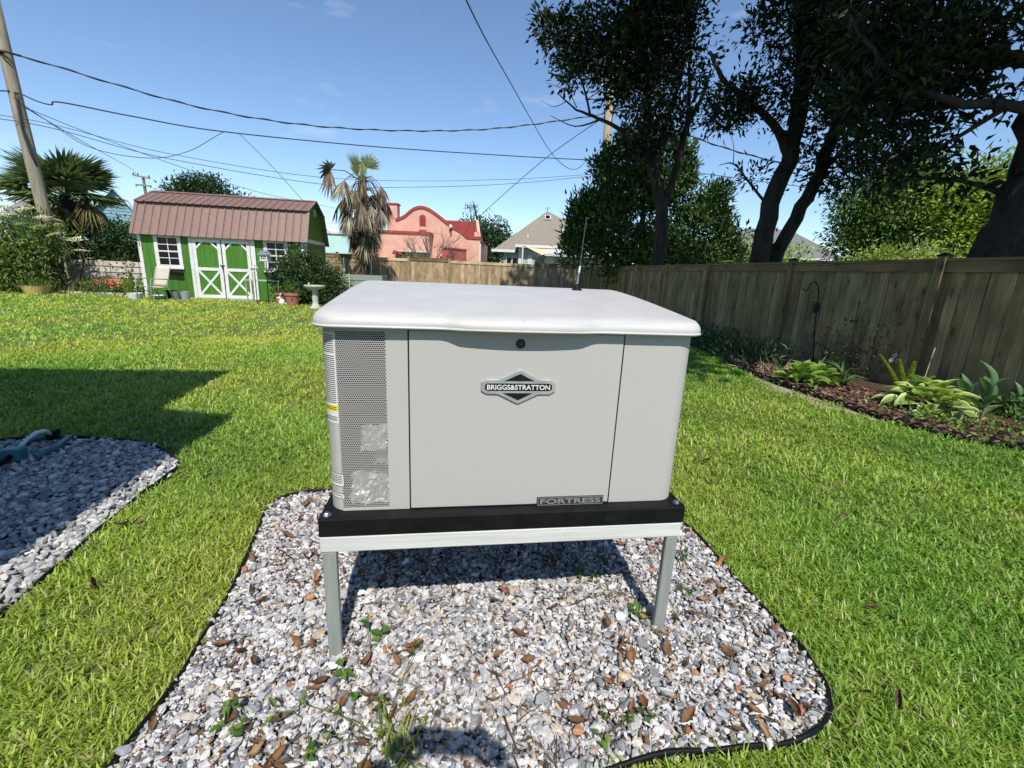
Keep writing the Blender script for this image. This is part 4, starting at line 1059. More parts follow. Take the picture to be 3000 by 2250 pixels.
# low slatted screen left of the shed: slats one by one
sc = thing('slat_screen', 'low pale horizontal slat screen behind the flower bed', 'screen', (-15.45, 15.75, 0), R(1))
M_slat = wood('pale_slat', (0.52, 0.44, 0.36), (0.68, 0.61, 0.52), axis=0, rnd=0.08, knots=False)
for k in range(5): MB().box(0.0, 2.75, -0.015, 0.01, 0.12 + k * 0.20, 0.29 + k * 0.20).build('slat', M_slat, sc)
for x in (-0.06, 1.0, 2.0): MB().box(x, x + 0.09, 0.011 if x > 0 else -0.04, 0.08, 0, 1.32 if x < 0 else 1.12).build('post', M_slat, sc)
# wire tomato trellis in front of the screen
tr = thing('wire_trellis', 'thin rusty wire trellis standing before the slat screen', 'trellis', (-14.15, 15.45, 0))
for k in range(4): MB().tube([(-0.75 + 0.37 * k, 0, 0), (-0.72 + 0.37 * k, 0, 1.05 + 0.16 * (k == 2))], 0.007, 5).build('upright', M_black, tr)
for k in range(3): MB().tube([(-0.76, 0, 0.4 + 0.27 * k), (0.38, 0, 0.4 + 0.27 * k)], 0.004, 5).build('cross_wire', M_black, tr)
# timber border of the flower bed, yellow bowl planter
bd = thing('timber_border', 'low weathered timber border along the flower bed', 'border', (-15.2, 14.8, 0), math.atan2(0.15, 2.95))
for k in range(3): MB().box(k * 1.0, k * 1.0 + 0.985, -0.05, 0.03, -0.02, 0.09).build('timber', M_slat, bd)
yb = pot('bowl_planter', 'wide yellow ceramic bowl planter on the lawn edge', -15.05, 14.15, 0.36, 0.26, mat('yellow_ceramic', (0.62, 0.45, 0.16), (0.5, 0.36, 0.14), 6, 0.5), False)
nbp = NB(); n = 220; P = np.column_stack([gg.normal(0, 0.2, n), gg.normal(0, 0.2, n), 0.2 + np.abs(gg.normal(0, 0.2, n))]); nbp.leaves(P, rand_dirs(n, gg) + [0, 0, 1.0], rand_dirs(n, gg), 0.16, 0.03, pick([(0.10,0.17,0.03),(0.16,0.22,0.05)], n, gg)); tag(nbp.build('plant', M_leaf, yb), kind='stuff')
# low planter box and lattice panel by the palm
px_ = thing('planter_box', 'grey green wooden planter box round the palm foot', 'planter', (-6.35, 18.6, 0), R(6))
M_pgreen = mat('faded_green_wood', (0.20, 0.25, 0.22), (0.28, 0.32, 0.28), 12, 0.85, stretch=(1, 8, 8))
for k in range(4): MB().box(-0.95, 0.95, -0.62, -0.58, 0.02 + k * 0.24, 0.24 + k * 0.24).build('side_plank', M_pgreen, px_)
for s in (-1, 1): MB().box(s * 0.95 - 0.02, s * 0.95 + 0.02, -0.58, 0.6, 0.02, 0.96).build('end_plank', M_pgreen, px_)
MB().box(-0.93, 0.93, -0.57, 0.58, 0.0, 0.80).build('soil', M_mulchbase, px_)
M_cream = mat('cream_lath', (0.62, 0.56, 0.42), rough=0.7)
lt = thing('lattice_panel', 'cream diamond lattice panel beside the bush', 'lattice', (-6.75, 16.9, 0), R(20))
for s in (-1, 1):
    for k in range(-5, 8):
        p0 = [(-0.5, 0.12 * k), (0.5, 0.12 * k + s * 1.0)]
        pts = []
        for t in np.linspace(0, 1, 41):
            x, z = -0.5 + t, 0.12 * k * 1.2 + (t if s > 0 else 1 - t) * 1.0
            if 0 <= z <= 0.95: pts.append((x, z))
        if len(pts) > 3: MB().bar((pts[0][0], 0.008 * s, pts[0][1]), (pts[-1][0], 0.008 * s, pts[-1][1]), 0.012, 0.03, (0, 1, 0)).build('lath', M_cream, lt)
for x in (-0.52, 0.5): MB().box(x, x + 0.03, -0.03, 0.03, 0, 1.0).build('frame', M_cream, lt)

# ================================================================== NEIGHBOURING HOUSES
M_stucco = mat('pink_stucco', (0.62, 0.33, 0.24), (0.70, 0.41, 0.31), 1.6, 0.9, bump=0.3, bscale=30, detail=8)
M_redtrim = mat('red_trim', (0.36, 0.045, 0.035), (0.30, 0.04, 0.03), 3, 0.7)
M_tile = mat('red_roof_tile', (0.22, 0.030, 0.026), (0.33, 0.055, 0.04), 3, 0.75, rnd=0.1)
# pink mission house
ph = thing('pink_house', 'pink stucco house with curved red trimmed parapet and red tile roof', 'house', (-6.7, 32.0, 0))
OX = 6.7
top = [(-8.4,4.42),(-8.1,4.5),(-7.75,4.68),(-7.4,4.98),(-7.05,5.2),(-6.63,5.29),(-6.2,5.2),(-5.85,5.02),(-5.36,4.70),(-4.9,4.36),(-4.45,4.08),(-4.0,3.86),(-3.7,3.66),(-3.55,3.48),(-2.62,3.46)]
top_s = [tuple(p) for p in smooth_loop(top[:-2], False, 4)] + top[-2:]
poly = [(-8.4, 0), (-2.62, 0)] + top_s[::-1]
MB().prism([(x + OX, z) for x, z in poly], -0.02, 0.30).build('parapet_wall', M_stucco, ph)
MB().prism([(x + OX, z) for x, z in [(-11.2, 0), (-5.9, 0), (-5.9, 3.5), (-11.2, 3.5)]], -1.2, -0.03).build('front_wing', M_stucco, ph)
MB().box(-11.3 + OX, -5.8 + OX, -1.3, -0.03, 3.5, 3.64).build('wing_coping', M_redtrim, ph)
tt = MB()
for i in range(len(top_s) - 1): tt.bar((top_s[i][0] + OX, 0.12, top_s[i][1] + 0.02), (top_s[i+1][0] + OX, 0.12, top_s[i+1][1] + 0.02), 0.42, 0.17, (0, 0, 1))
tt.build('parapet_trim', M_redtrim, ph)
MB().box(-8.4 + OX, -2.7 + OX, 0.3, 9, 0, 3.4).build('house_wall', M_stucco, ph)
roof = MB().add([(-8.4 + OX, 0.31, 3.42), (-2.66 + OX, 0.31, 3.42), (-3.0 + OX, 2.3, 4.72), (-8.4 + OX, 2.3, 4.72), (-8.4 + OX, 5, 3.2), (-2.66 + OX, 5, 3.2)], [(0, 1, 2, 3), (3, 2, 5, 4), (1, 5, 2), (0, 3, 4)]).build('roof', M_tile, ph)
for i in range(30):
    x = -5.6 + i * 0.10 + OX; rows = []
    f0 = min(1.0, max(0.1, 1.0)); q = MB().tube([(x, 0.33, 3.47), (min(x, -3.05 + OX) if i > 25 else x, 2.28, 4.76)], 0.045, 6); q.build('tile_row', M_tile, roof)
for i in range(9):
    x = -8.35 + i * 0.11 + OX; MB().tube([(x, 0.33, 3.47), (x, 2.28, 4.76)], 0.045, 6).build('tile_row', M_tile, roof)
MB().box(-3.05 + OX, -2.66 + OX, 0.31, 0.9, 3.42, 3.9).build('roof_end', M_stucco, ph)
MB().bar((-2.72 + OX, 0.3, 3.5), (-3.05 + OX, 2.2, 4.75), 0.2, 0.3).build('rake_wall', M_stucco, ph)
cm = MB().box(-9.1 + OX, -8.38 + OX, 0.4, 1.1, 3.3, 5.45).build('chimney', M_stucco, ph)
MB().box(-9.16 + OX, -8.32 + OX, 0.34, 1.16, 5.45, 5.55).build('chimney_cap', M_redtrim, cm)
aw = [(0.22 * math.cos(t), 4.62 + 0.22 * math.sin(t)) for t in np.linspace(0, math.pi, 10)] + [(-0.22, 4.12), (0.22, 4.12)]
w_ = MB().prism([(x - 6.55 + OX, z) for x, z in aw], -0.06, -0.021).build('arch_window', M_redtrim, ph)
MB().prism([(x * 0.62 - 6.55 + OX, (z - 4.4) * 0.75 + 4.4) for x, z in aw], -0.075, -0.061).build('shutter', mat('shutter_red', (0.24, 0.03, 0.03), rough=0.6), w_)
MB().box(-6.78 + OX, -6.3 + OX, -0.10, -0.021, 3.66, 3.86).build('ledge', M_redtrim, ph)
MB().box(-5.15 + OX, -3.55 + OX, -0.5, -0.03, 0, 2.7).build('red_annexe', mat('red_boards', (0.42, 0.08, 0.08), (0.36, 0.06, 0.06), 4, 0.8), ph)
MB().bar((-5.3 + OX, -0.55, 2.76), (-3.45 + OX, -0.55, 2.66), 0.08, 0.08).build('annexe_ledge', M_redtrim, ph)
lampb = MB().lathe([(0.10, 0), (0.12, 0.1), (0.05, 0.22)], 10, (-4.62 + OX, -0.2, 4.05)).build('lamp', M_white, ph)
MB().box(-4.66 + OX, -4.56 + OX, -0.12, -0.021, 3.6, 4.05).build('lamp_bracket', M_redtrim, ph)
MB().box(-2.655 + OX, -2.55 + OX, -0.1, 0.0, 0, 3.1).build('downpipe', M_white, ph)
MB().box(-9.7 + OX, -7.2 + OX, -1.9, -1.31, 0, 1.9).build('side_wall', M_stucco, ph)
for xx in (-10.1, -7.75): MB().prism([(xx - 0.42 + OX, 2.12), (xx + 0.42 + OX, 2.12), (xx + 0.34 + OX, 2.36), (xx - 0.34 + OX, 2.36)], -1.9, -1.31).build('awning', M_redtrim, ph)
cr = thing('carport', 'white topped metal carport in front of the pink house', 'carport', (-6.6, 29.6, 0))
MB().box(-0.95, 0.95, -0.8, 0.8, 2.28, 2.34).build('canopy', M_white, cr)
for x in (-0.9, 0, 0.9): MB().box(x - 0.03, x + 0.03, -0.75, -0.69, 0, 2.28).build('post', M_black, cr)
MB().box(-0.95, 0.95, 0.6, 0.7, 1.2, 2.27).build('panel', M_white, cr)
# mint house
mh = thing('mint_house', 'pale mint green building seen between shed and palm', 'house', (-11.6, 30.5, 0))
M_mint = mat('mint_paint', (0.50, 0.72, 0.68), (0.46, 0.66, 0.63), 3, 0.8)
MB().box(-1.6, 0.55, 0, 6, 0, 3.25).build('wall', M_mint, mh)
MB().box(-1.7, 0.6, -0.1, 6.1, 3.25, 3.4).build('roof', M_white, mh)
MB().box(0.551, 1.5, 0.4, 6, 0, 2.9).build('glass_wall', mat('teal_shade', (0.06, 0.14, 0.16), rough=0.4), mh)
for k in range(4): MB().box(0.56 + 0.25*k, 0.62 + 0.25*k, 0.36, 0.399, 0, 2.9).build('post', M_mint, mh)
# grey hip roofed house
M_shingle = mat('grey_brown_shingle', (0.20, 0.165, 0.125), (0.29, 0.25, 0.20), 9, 0.95, bump=0.5, bscale=20, stretch=(1, 1, 2.5), detail=6)
M_greysiding = mat('grey_siding', (0.40, 0.43, 0.42), (0.36, 0.39, 0.38), 3, 0.8, rnd=0.05)
gh = thing('hip_roof_house', 'grey house with steep shingled hip roof and two skylights', 'house', (2.0, 32.0, 0))
def hip(par, x0, x1, y0, y1, ze, ax, ay, za, m, name='roof', ridge=0.0):
    b = MB().add([(x0, y0, ze), (x1, y0, ze), (x1, y1, ze), (x0, y1, ze), (ax - ridge, ay, za), (ax + ridge, ay, za)], [(0, 1, 5, 4), (1, 2, 5), (2, 3, 4, 5), (3, 0, 4), (0, 3, 2, 1)])
    return b.build(name, m, par)
def lap(par, x0, x1, y, z0, z1, m, st=0.16, name='siding_course'):
    z = z0; 
    while z < z1 - 0.02:
        MB().add([(x0, y - 0.02, z), (x1, y - 0.02, z), (x1, y - 0.004, min(z + st, z1)), (x0, y - 0.004, min(z + st, z1)), (x0, y, z), (x1, y, z)], [(0, 1, 2, 3), (0, 4, 5, 1)]).build(name, m, par); z += st
MB().box(-3.0, 5.2, 0.7, 8, 0, 2.75).build('wall', M_greysiding, gh)
MB().box(-1.9, 5.2, 0.0, 0.69, 0, 3.0).build('wall', M_greysiding, gh)
lap(gh, -1.9, 1.0, -0.001, 1.4, 3.0, M_greysiding)
rg = hip(gh, -3.75, 6.4, 0.4, 9.2, 2.78, 0.10, 4.2, 5.95, M_shingle)
hip(gh, -2.15, 6.3, -0.5, 5.2, 3.10, 1.6, 2.4, 4.85, M_shingle, 'lower_roof', 0.5)
MB().box(-2.2, 6.4, -0.62, -0.501, 2.98, 3.16).build('fascia', M_white, gh)
MB().box(-3.85, -2.21, 0.28, 0.399, 2.66, 2.84).build('fascia', M_white, gh)
def skylight(x, y, z, s, rx):
    o_ = MB().box(-s, s, -s * 1.2, s * 1.2, 0, 0.10).build('skylight', M_white, gh); o_.location = (x, y, z); o_.rotation_euler = (rx, 0, 0)
    MB().box(-s * 0.75, s * 0.75, -s * 0.95, s * 0.95, 0.101, 0.108).build('pane', M_glass, o_)
skylight(0.12, 3.45, 5.36, 0.22, R(38)); skylight(1.45, 1.1, 4.10, 0.36, R(33))
MB().tube([(0.12, 4.2, 5.9), (0.12, 4.2, 6.22)], 0.025, 6).bar((-0.1, 4.2, 6.16), (0.36, 4.2, 6.2), 0.02, 0.02).build('roof_aerial', M_black, gh)
MB().tube([(-1.35, 1.7, 3.6), (-1.35, 1.7, 4.0)], 0.07, 8).build('vent_pipe', M_white, gh)
for x in (-2.75, -2.35): 
    w_ = MB().box(x, x + 0.28, 0.66, 0.699, 1.2, 2.3).build('window', M_glass, gh); MB().box(x - 0.05, x - 0.001, 0.65, 0.699, 1.1, 2.4).build('frame', M_white, w_)
MB().box(-1.95, -1.75, -0.05, -0.001, 0, 3.0).build('corner_board', M_white, gh)
MB().box(-1.30, -1.0, -0.06, -0.022, 0.8, 2.5).build('door', M_white, gh)
# yellow shade sail
ys = thing('shade_sail', 'pale yellow shade sail stretched beside the grey house', 'sail', (2.6, 30.2, 0))
b = MB(); b.grid(lambda u, v: (-2.3 + 3.2 * u, -0.9 + 1.6 * v, 3.0 - 1.15 * u * (1 - v) - 0.1 * math.sin(math.pi * u)), 10, 6)
b.build('cloth', mat('yellow_canvas', (0.72, 0.60, 0.30), rough=0.85), ys, True)
for x, h in ((-2.3, 3.05), (0.9, 1.95)): MB().tube([(x, -0.9, 0), (x, -0.9, h)], 0.05, 8).build('post', M_white, ys)
# small outbuilding
ob = thing('siding_cottage', 'small pale cottage with lap siding and low white metal roof', 'house', (3.1, 27.5, 0), R(4))
M_pal = mat('pale_siding', (0.56, 0.58, 0.55), (0.50, 0.52, 0.50), 3, 0.8, rnd=0.04)
MB().box(-1.0, 2.6, 0, 4, 0, 2.36).build('wall', M_pal, ob); lap(ob, -1.0, 2.6, -0.001, 1.0, 2.36, M_pal)
MB().add([(-1.55, -0.55, 2.42), (2.9, -0.55, 2.42), (2.9, 2.0, 3.3), (0.4, 2.0, 3.3), (-1.55, 4.5, 2.42), (2.9, 4.5, 2.42)], [(0, 1, 2, 3), (0, 3, 4), (4, 3, 2, 5)]).build('roof', mat('white_metal_roof', (0.62, 0.64, 0.66), rough=0.45), ob)
MB().box(-1.6, 2.95, -0.62, -0.551, 2.32, 2.46).build('gutter', M_white, ob)
MB().tube([(-1.45, -0.5, 2.36), (-1.3, -0.3, 2.15), (-1.02, -0.06, 2.05), (-1.02, -0.06, 0)], 0.04, 6).build('downpipe', M_white, ob)
for x in (-0.55, -0.25, 1.3):
    w_ = MB().box(x, x + 0.2, -0.05, -0.022, 1.35, 2.05).build('window', M_glass, ob); MB().box(x - 0.05, x - 0.001, -0.06, -0.022, 1.25, 2.15).build('frame', M_white, w_); MB().box(x + 0.201, x + 0.25, -0.06, -0.022, 1.25, 2.15).build('frame', M_white, w_)
MB().box(2.4, 2.62, -0.07, -0.022, 0, 2.36).build('corner_board', M_white, ob)
# grey hip roof beyond the right fence
rh = thing('grey_roof_house', 'low house with dark grey hip roof beyond the leaning trunks', 'house', (18.5, 31.5, 0))
M_dkroof = mat('dark_grey_shingle', (0.13, 0.13, 0.135), (0.19, 0.19, 0.195), 12, 0.9, bump=0.4)
MB().box(-5.2, 3.3, 0.4, 9, 0, 3.0).build('wall', mat('dim_wall', (0.14, 0.14, 0.14), rough=0.9), rh)
hip(rh, -6.2, 3.7, -0.3, 9.6, 3.05, 0.0, 3.6, 5.25, M_dkroof, 'roof', 1.6)
MB().box(-6.2, 3.75, -0.42, -0.301, 2.96, 3.1).build('gutter', M_white, rh)
# blue gabled house at the left
bh = thing('blue_house', 'pale blue clapboard house with steep white trimmed gable', 'house', (-25.6, 30.0, 0), R(36))
M_blue = mat('blue_clapboard', (0.22, 0.38, 0.45), (0.18, 0.33, 0.40), 3, 0.75, rnd=0.06)
MB().box(-5.0, 1.35, 0, 6, 0, 3.25).build('wall', M_blue, bh)
MB().prism([(-1.6, 3.25), (1.35, 3.25), (-0.05, 5.25)], -0.4, 0.0).build('gable', M_blue, bh)
for k in range(9):
    z = 3.42 + k * 0.19; f_ = 1 - (z - 3.25) / 2.0; MB().add([(-0.05 - 1.5 * f_, -0.43, z), (-0.05 + 1.36 * f_, -0.43, z), (-0.05 + 1.36 * f_ - .1, -0.405, z + 0.17), (-0.05 - 1.5 * f_ + .1, -0.405, z + 0.17), (-0.05 - 1.5 * f_, -0.40, z), (-0.05 + 1.36 * f_, -0.40, z)], [(0, 1, 2, 3), (0, 4, 5, 1)]).build('siding_course', M_blue, bh)
MB().bar((-0.05, -0.55, 5.40), (1.62, -0.55, 3.1), 0.3, 0.16, (0, 0, 1)).build('gable_trim', mat('pale_blue_trim', (0.55, 0.66, 0.70), rough=0.7), bh)
MB().bar((-0.05, -0.55, 5.40), (-1.85, -0.55, 3.1), 0.3, 0.16, (0, 0, 1)).build('gable_trim', bpy.data.materials['pale_blue_trim'], bh)
M_bgs = mat('brown_grey_shingle', (0.26, 0.24, 0.22), rough=0.9)
MB().add([(-0.05, -0.5, 5.42), (-0.05, 7, 5.42), (-1.85, 7, 3.15), (-1.85, -0.5, 3.15)], [(0, 1, 2, 3)]).build('roof_slope', M_bgs, bh)
MB().add([(-0.05, -0.5, 5.42), (-0.05, 7, 5.42), (1.65, 7, 3.05), (1.65, -0.5, 3.05)], [(0, 1, 2, 3)]).build('roof_slope', M_bgs, bh)
MB().add([(-1.86, -0.6, 3.3), (-1.86, 7, 5.0), (-5.2, 7, 5.0), (-5.2, -0.6, 3.3)], [(0, 1, 2, 3)]).build('roof_slope', M_bgs, bh)
MB().box(1.1, 1.75, -0.65, -0.401, 3.0, 3.28).build('return_eave', M_white, bh)
w_ = MB().box(-0.45, 1.2, -0.03, -0.001, 2.32, 2.92).build('window', mat('teal_glass', (0.05, 0.14, 0.18), rough=0.15), bh)
for a, c_, d_, e_ in ((-0.6, 1.3, 2.92, 3.05), (-0.6, 1.3, 2.2, 2.32), (-0.6, -0.45, 2.32, 2.92)): MB().box(a, c_, -0.06, -0.031, d_, e_).build('frame', M_white, w_)
for k in range(3): MB().box(-0.5 + k * 0.35, -0.25 + k * 0.35, -0.05, -0.001, 1.5, 2.05).build('lower_window', M_white, bh)

# ================================================================== POLES AND WIRES
M_pole = mat('grey_pole_wood', (0.20, 0.165, 0.12), (0.33, 0.29, 0.22), 14, 0.95, stretch=(1, 1, 0.08), bump=0.5)
up_ = thing('utility_pole', 'leaning weathered wooden utility pole behind the flowering shrub', 'pole', (-15.45, 15.4, 0))
MB().tube([(0, 0, -0.5), (-0.14, 0, 2.6), (-0.29, 0, 5.38), (-0.36, 0, 7.2), (-0.45, 0, 9.6)], [0.18, 0.175, 0.165, 0.155, 0.14], 14).build('pole_shaft', M_pole, up_, True)
MB().tube([(-0.15, -0.17, 6.0), (-0.14, -0.18, 5.0), (-0.02, -0.18, 4.3), (0.10, -0.18, 3.9)], [0.02, 0.03, 0.04, 0.02], 6).build('cable_guard', M_wire, up_, True)
MB().tube([(-0.40, -0.17, 7.02), (-0.15, -0.2, 7.06), (0.22, -0.12, 6.99)], 0.035, 6).build('clamp', M_black, up_)
MB().tube([(-0.30, -0.17, 6.02), (-0.6, -0.2, 6.0), (-0.78, -0.2, 5.75), (-0.72, -0.2, 5.5)], 0.02, 6).build('cable_loop', M_wire, up_, True)
fp = thing('power_pole', 'distant grey power pole with two cross arms above the shed roof', 'pole', (-47.3, 60, 0))
MB().tube([(0.1, 0, 0), (-0.05, 0, 11.0)], [0.22, 0.16], 10).build('pole_shaft', mat('far_pole', (0.17, 0.16, 0.17), rough=0.9), fp)
MB().bar((-1.15, -0.2, 11.05), (0.95, -0.2, 10.75), 0.18, 0.2).build('cross_arm', M_pole, fp); MB().bar((-0.95, -0.2, 9.95), (0.95, -0.2, 9.85), 0.16, 0.18).build('cross_arm', M_pole, fp)
for x, z in ((-1.05, 11.1), (-0.5, 11.05), (0.85, 10.85), (-0.9, 9.75), (0.9, 9.65)): MB().lathe([(0.05, 0), (0.09, 0.1), (0.05, 0.25)], 8, (x, -0.2, z)).build('insulator', M_black, fp)
tpz = thing('tall_pole', 'tall pale wooden pole rising behind the shade tree', 'pole', (4.35, 24.0, 0))
MB().tube([(0, 0, -0.3), (-0.25, 0, 7.0), (-0.32, 0, 12.6)], [0.24, 0.2, 0.17], 14).build('pole_shaft', mat('pale_pole', (0.34, 0.27, 0.18), (0.46, 0.38, 0.27), 12, 0.95, stretch=(1, 1, 0.1)), tpz, True)
MB().bar((-0.35, -0.25, 9.75), (-1.0, -0.25, 10.2), 0.07, 0.07).build('bracket', M_white, tpz)
MB().lathe([(0.10, 0), (0.14, 0.1), (0.14, 0.45), (0.06, 0.6), (0.06, 0.8)], 12, (-1.0, -0.25, 10.15)).build('insulator', mat('porcelain', (0.45, 0.46, 0.48), rough=0.3), tpz, True)
def wire(name, label, pts, r=0.016, twist=False, k=10):
    P = smooth_loop(pts, False, k); r *= 0.78
    b = MB().tube([tuple(p) for p in P], r, 6)
    if twist:
        L = np.concatenate([[0], np.cumsum(np.linalg.norm(np.diff(P, axis=0), axis=1))])
        S = np.interp(np.arange(0, L[-1], 0.12), L, np.arange(len(P))); Q = np.array([[np.interp(s, np.arange(len(P)), P[:, c]) for c in range(3)] for s in S])
        ph_ = np.arange(len(Q)) * 0.55; Q[:, 2] += np.sin(ph_) * r * 1.6; Q[:, 1] += np.cos(ph_) * r * 1.6
        b.tube([tuple(p) for p in Q], r * 0.8, 5)
    o_ = b.build(name, M_wire, None, True)
    return tag(o_, label, 'wire', 'overhead wires')
wire('overhead_wire', 'thick twisted service cable running from the leaning pole to the tall pole, uppermost', [(-15.80,15.3,7.02),(-15.217,15.3,6.99),(-11.58,18,6.59),(-7.57,20.5,6.82),(-2.07,22.5,7.54),(3.04,24,8.73),(4.1,24,9.0)], 0.024, True)
wire('overhead_wire', 'heavy black cable with a kink beside the leaning pole', [(-15.8,15.3,6.0),(-15.497,15.3,5.974),(-15.15,15.4,5.83),(-14.797,15.5,5.767),(-14.553,15.6,5.877),(-13.18,16.8,5.88),(-11.17,18.2,5.91),(-6.32,21,6.29),(-0.48,23,6.63),(3.2,24,6.84),(4.1,24,6.9)], 0.026)
wire('overhead_wire', 'long cable dropping steeply from overhead across the sky', [(-1.75,0.6,4.4),(-1.4,3.0,4.85),(-0.96,8,5.3),(-0.37,14,6.33),(1.1,20,6.21),(2.03,22,6.03),(2.7,23.4,6.3),(3.2,24,6.84)], 0.017)
wire('overhead_wire', 'cable rising from the pink house to the tall pole', [(-2.9,32.3,4.75),(-2.0,30,5.17),(1.28,26,7.3),(3.9,24.1,8.8),(4.2,24.0,9.0)], 0.022)
wire('overhead_wire', 'thin telephone line, upper of the two passing behind the palm', [(-20,13.5,5.1),(-15.75,15.25,5.30),(-12.925,17.5,4.955),(-9.12,20.5,4.92),(-5.17,22.3,5.215),(-0.44,23.5,5.71),(3.09,24,6.15),(4.1,24,6.3)], 0.012)
wire('overhead_wire', 'thin telephone line, lower of the two passing behind the palm', [(-20,13.5,4.95),(-15.67,15.2,5.18),(-12.95,17.5,4.785),(-8.41,20.5,4.61),(-4.69,22.3,4.97),(-0.435,23.5,5.51),(3.1,24,6.06),(4.1,24,6.2)], 0.014)
wire('overhead_wire', 'slack cable looping below the heavy black cable', [(-15.7,15.25,5.85),(-15.1,15.6,5.32),(-14.39,16,4.76),(-13.69,16.6,4.62),(-12.85,17.2,4.72),(-12.06,17.7,5.12),(-11.38,18.1,5.70),(-11.1,18.2,5.90)], 0.015)
wire('overhead_wire', 'straight guy wire slanting down behind the shed roof', [(-10.66,18.4,5.92),(-9.8,18.8,4.99),(-8.87,19.2,3.85),(-7.9,19.7,2.5)], 0.013)
wire('overhead_wire', 'thin wire from the leaning pole to the distant power pole', [(-15.7,15.3,5.75),(-22.46,25,6.8),(-34,42,8.6),(-48.1,59.8,11.1)], 0.020)
wire('overhead_wire', 'faint wire from the leaning pole running low over the shed', [(-15.7,15.3,5.7),(-14.65,17,5.22),(-12.9,20,4.6),(-11.96,24,4.45),(-9.5,31.5,4.6)], 0.012)
wire('overhead_wire', 'double twisted cable sloping down to the leaning trunks', [(4.2,24.0,9.15),(7.04,24,8.40),(9.6,24,7.7),(12.2,24,7.17),(17,24.5,6.5),(26,25,6.6)], 0.03, True)
wire('overhead_wire', 'single line sloping behind the leaning trunks', [(4.2,24.0,7.0),(8.12,24,6.54),(12.0,24,6.2),(16.18,24,5.94),(21.5,24,5.84),(30,24,6.0)], 0.02)

# ================================================================== TREES AND PLANTS
def in_blobs(blobs, n, g, shell=0.45):
    w = np.array([b[6] if len(b) > 6 else b[3]*b[4]*b[5] for b in blobs]); w = w / w.sum()
    k = g.choice(len(blobs), n, p=w); B = np.array([b[:6] for b in blobs])[k]
    d = rand_dirs(n, g); r = g.random(n) ** shell
    return B[:, :3] + d * r[:, None] * B[:, 3:6], d
def tree(name, label, base, limbs, blobs, ncl, per, L, W, cols, seed, bark=M_bark, leafm=M_leafd, crad=0.22, twig=0.5, extra=None, group=None, cat='tree', updir=0.1, shell=0.45, trunkname='trunk', nup=0.8):
    g = np.random.default_rng(seed); B0 = np.array(base, float)
    t = thing(name, label, cat, base, group=group)
    mb = MB(); samp = []
    for pts, r0, r1 in limbs:
        P = smooth_loop(np.array(pts, float) - B0, False, 4); P += np.vstack([np.zeros((1, 3)), g.normal(0, r0 * 0.10, (len(P) - 1, 3))]); rad = np.linspace(r0, r1, len(P))
        mb.tube([tuple(p) for p in P], list(rad), 9); samp.append(P)
    S = np.concatenate(samp) if samp else np.zeros((1, 3))
    nb = NB(); cl, d = in_blobs(blobs, ncl, g, shell); cl = cl - B0
    if len(samp):
        for c in cl[: int(ncl * twig)]:
            j = np.argmin(((S - c) ** 2).sum(1)); a = S[j]; m = (a + c) / 2 + g.normal(0, 0.08, 3); ln = np.linalg.norm(c - a)
            if ln > 0.15: mb.tube([tuple(a), tuple(m), tuple(c)], [0.012 + 0.006 * ln, 0.008 + 0.003 * ln, 0.004], 4, cap=False)
    if mb.v: mb.build(trunkname, bark, t, True)
    n = ncl * per; cc = np.repeat(cl, per, 0); off = g.normal(0, crad, (n, 3)); P = cc + off
    D = unit(off + 0.4 * np.repeat(d, per, 0) * crad) + g.normal(0, 0.5, (n, 3)) + [0, 0, updir]; Nn = rand_dirs(n, g) + [0.15 * (nup > 1), -0.9 * (nup > 1), nup]
    tone = np.repeat(pick(cols, ncl, g, 0.15), per, 0) * (1 + g.normal(0, 0.18, (n, 1)))
    nb.leaves(P, D, Nn, L * g.uniform(0.7, 1.25, n), W * g.uniform(0.75, 1.2, n), np.clip(tone, 0.003, 0.8))
    if extra:
        eb, en, eL, eW = extra; P, d2 = in_blobs(eb, en, g, 0.5); P = P - B0
        nb.leaves(P, rand_dirs(en, g), rand_dirs(en, g) + [0, 0, 1.2], eL, eW, pick(cols, en, g))
    nb.build('crown', leafm, t)
    return t
DARK = [(0.012,0.022,0.007),(0.016,0.030,0.009),(0.009,0.018,0.006),(0.024,0.040,0.012)]  # darkened leaf tones: the trees' shade is partly in the colour
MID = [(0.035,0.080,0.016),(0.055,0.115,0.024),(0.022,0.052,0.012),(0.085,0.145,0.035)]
LITE = [(0.20,0.29,0.030),(0.26,0.35,0.045),(0.33,0.41,0.06),(0.11,0.19,0.024)]
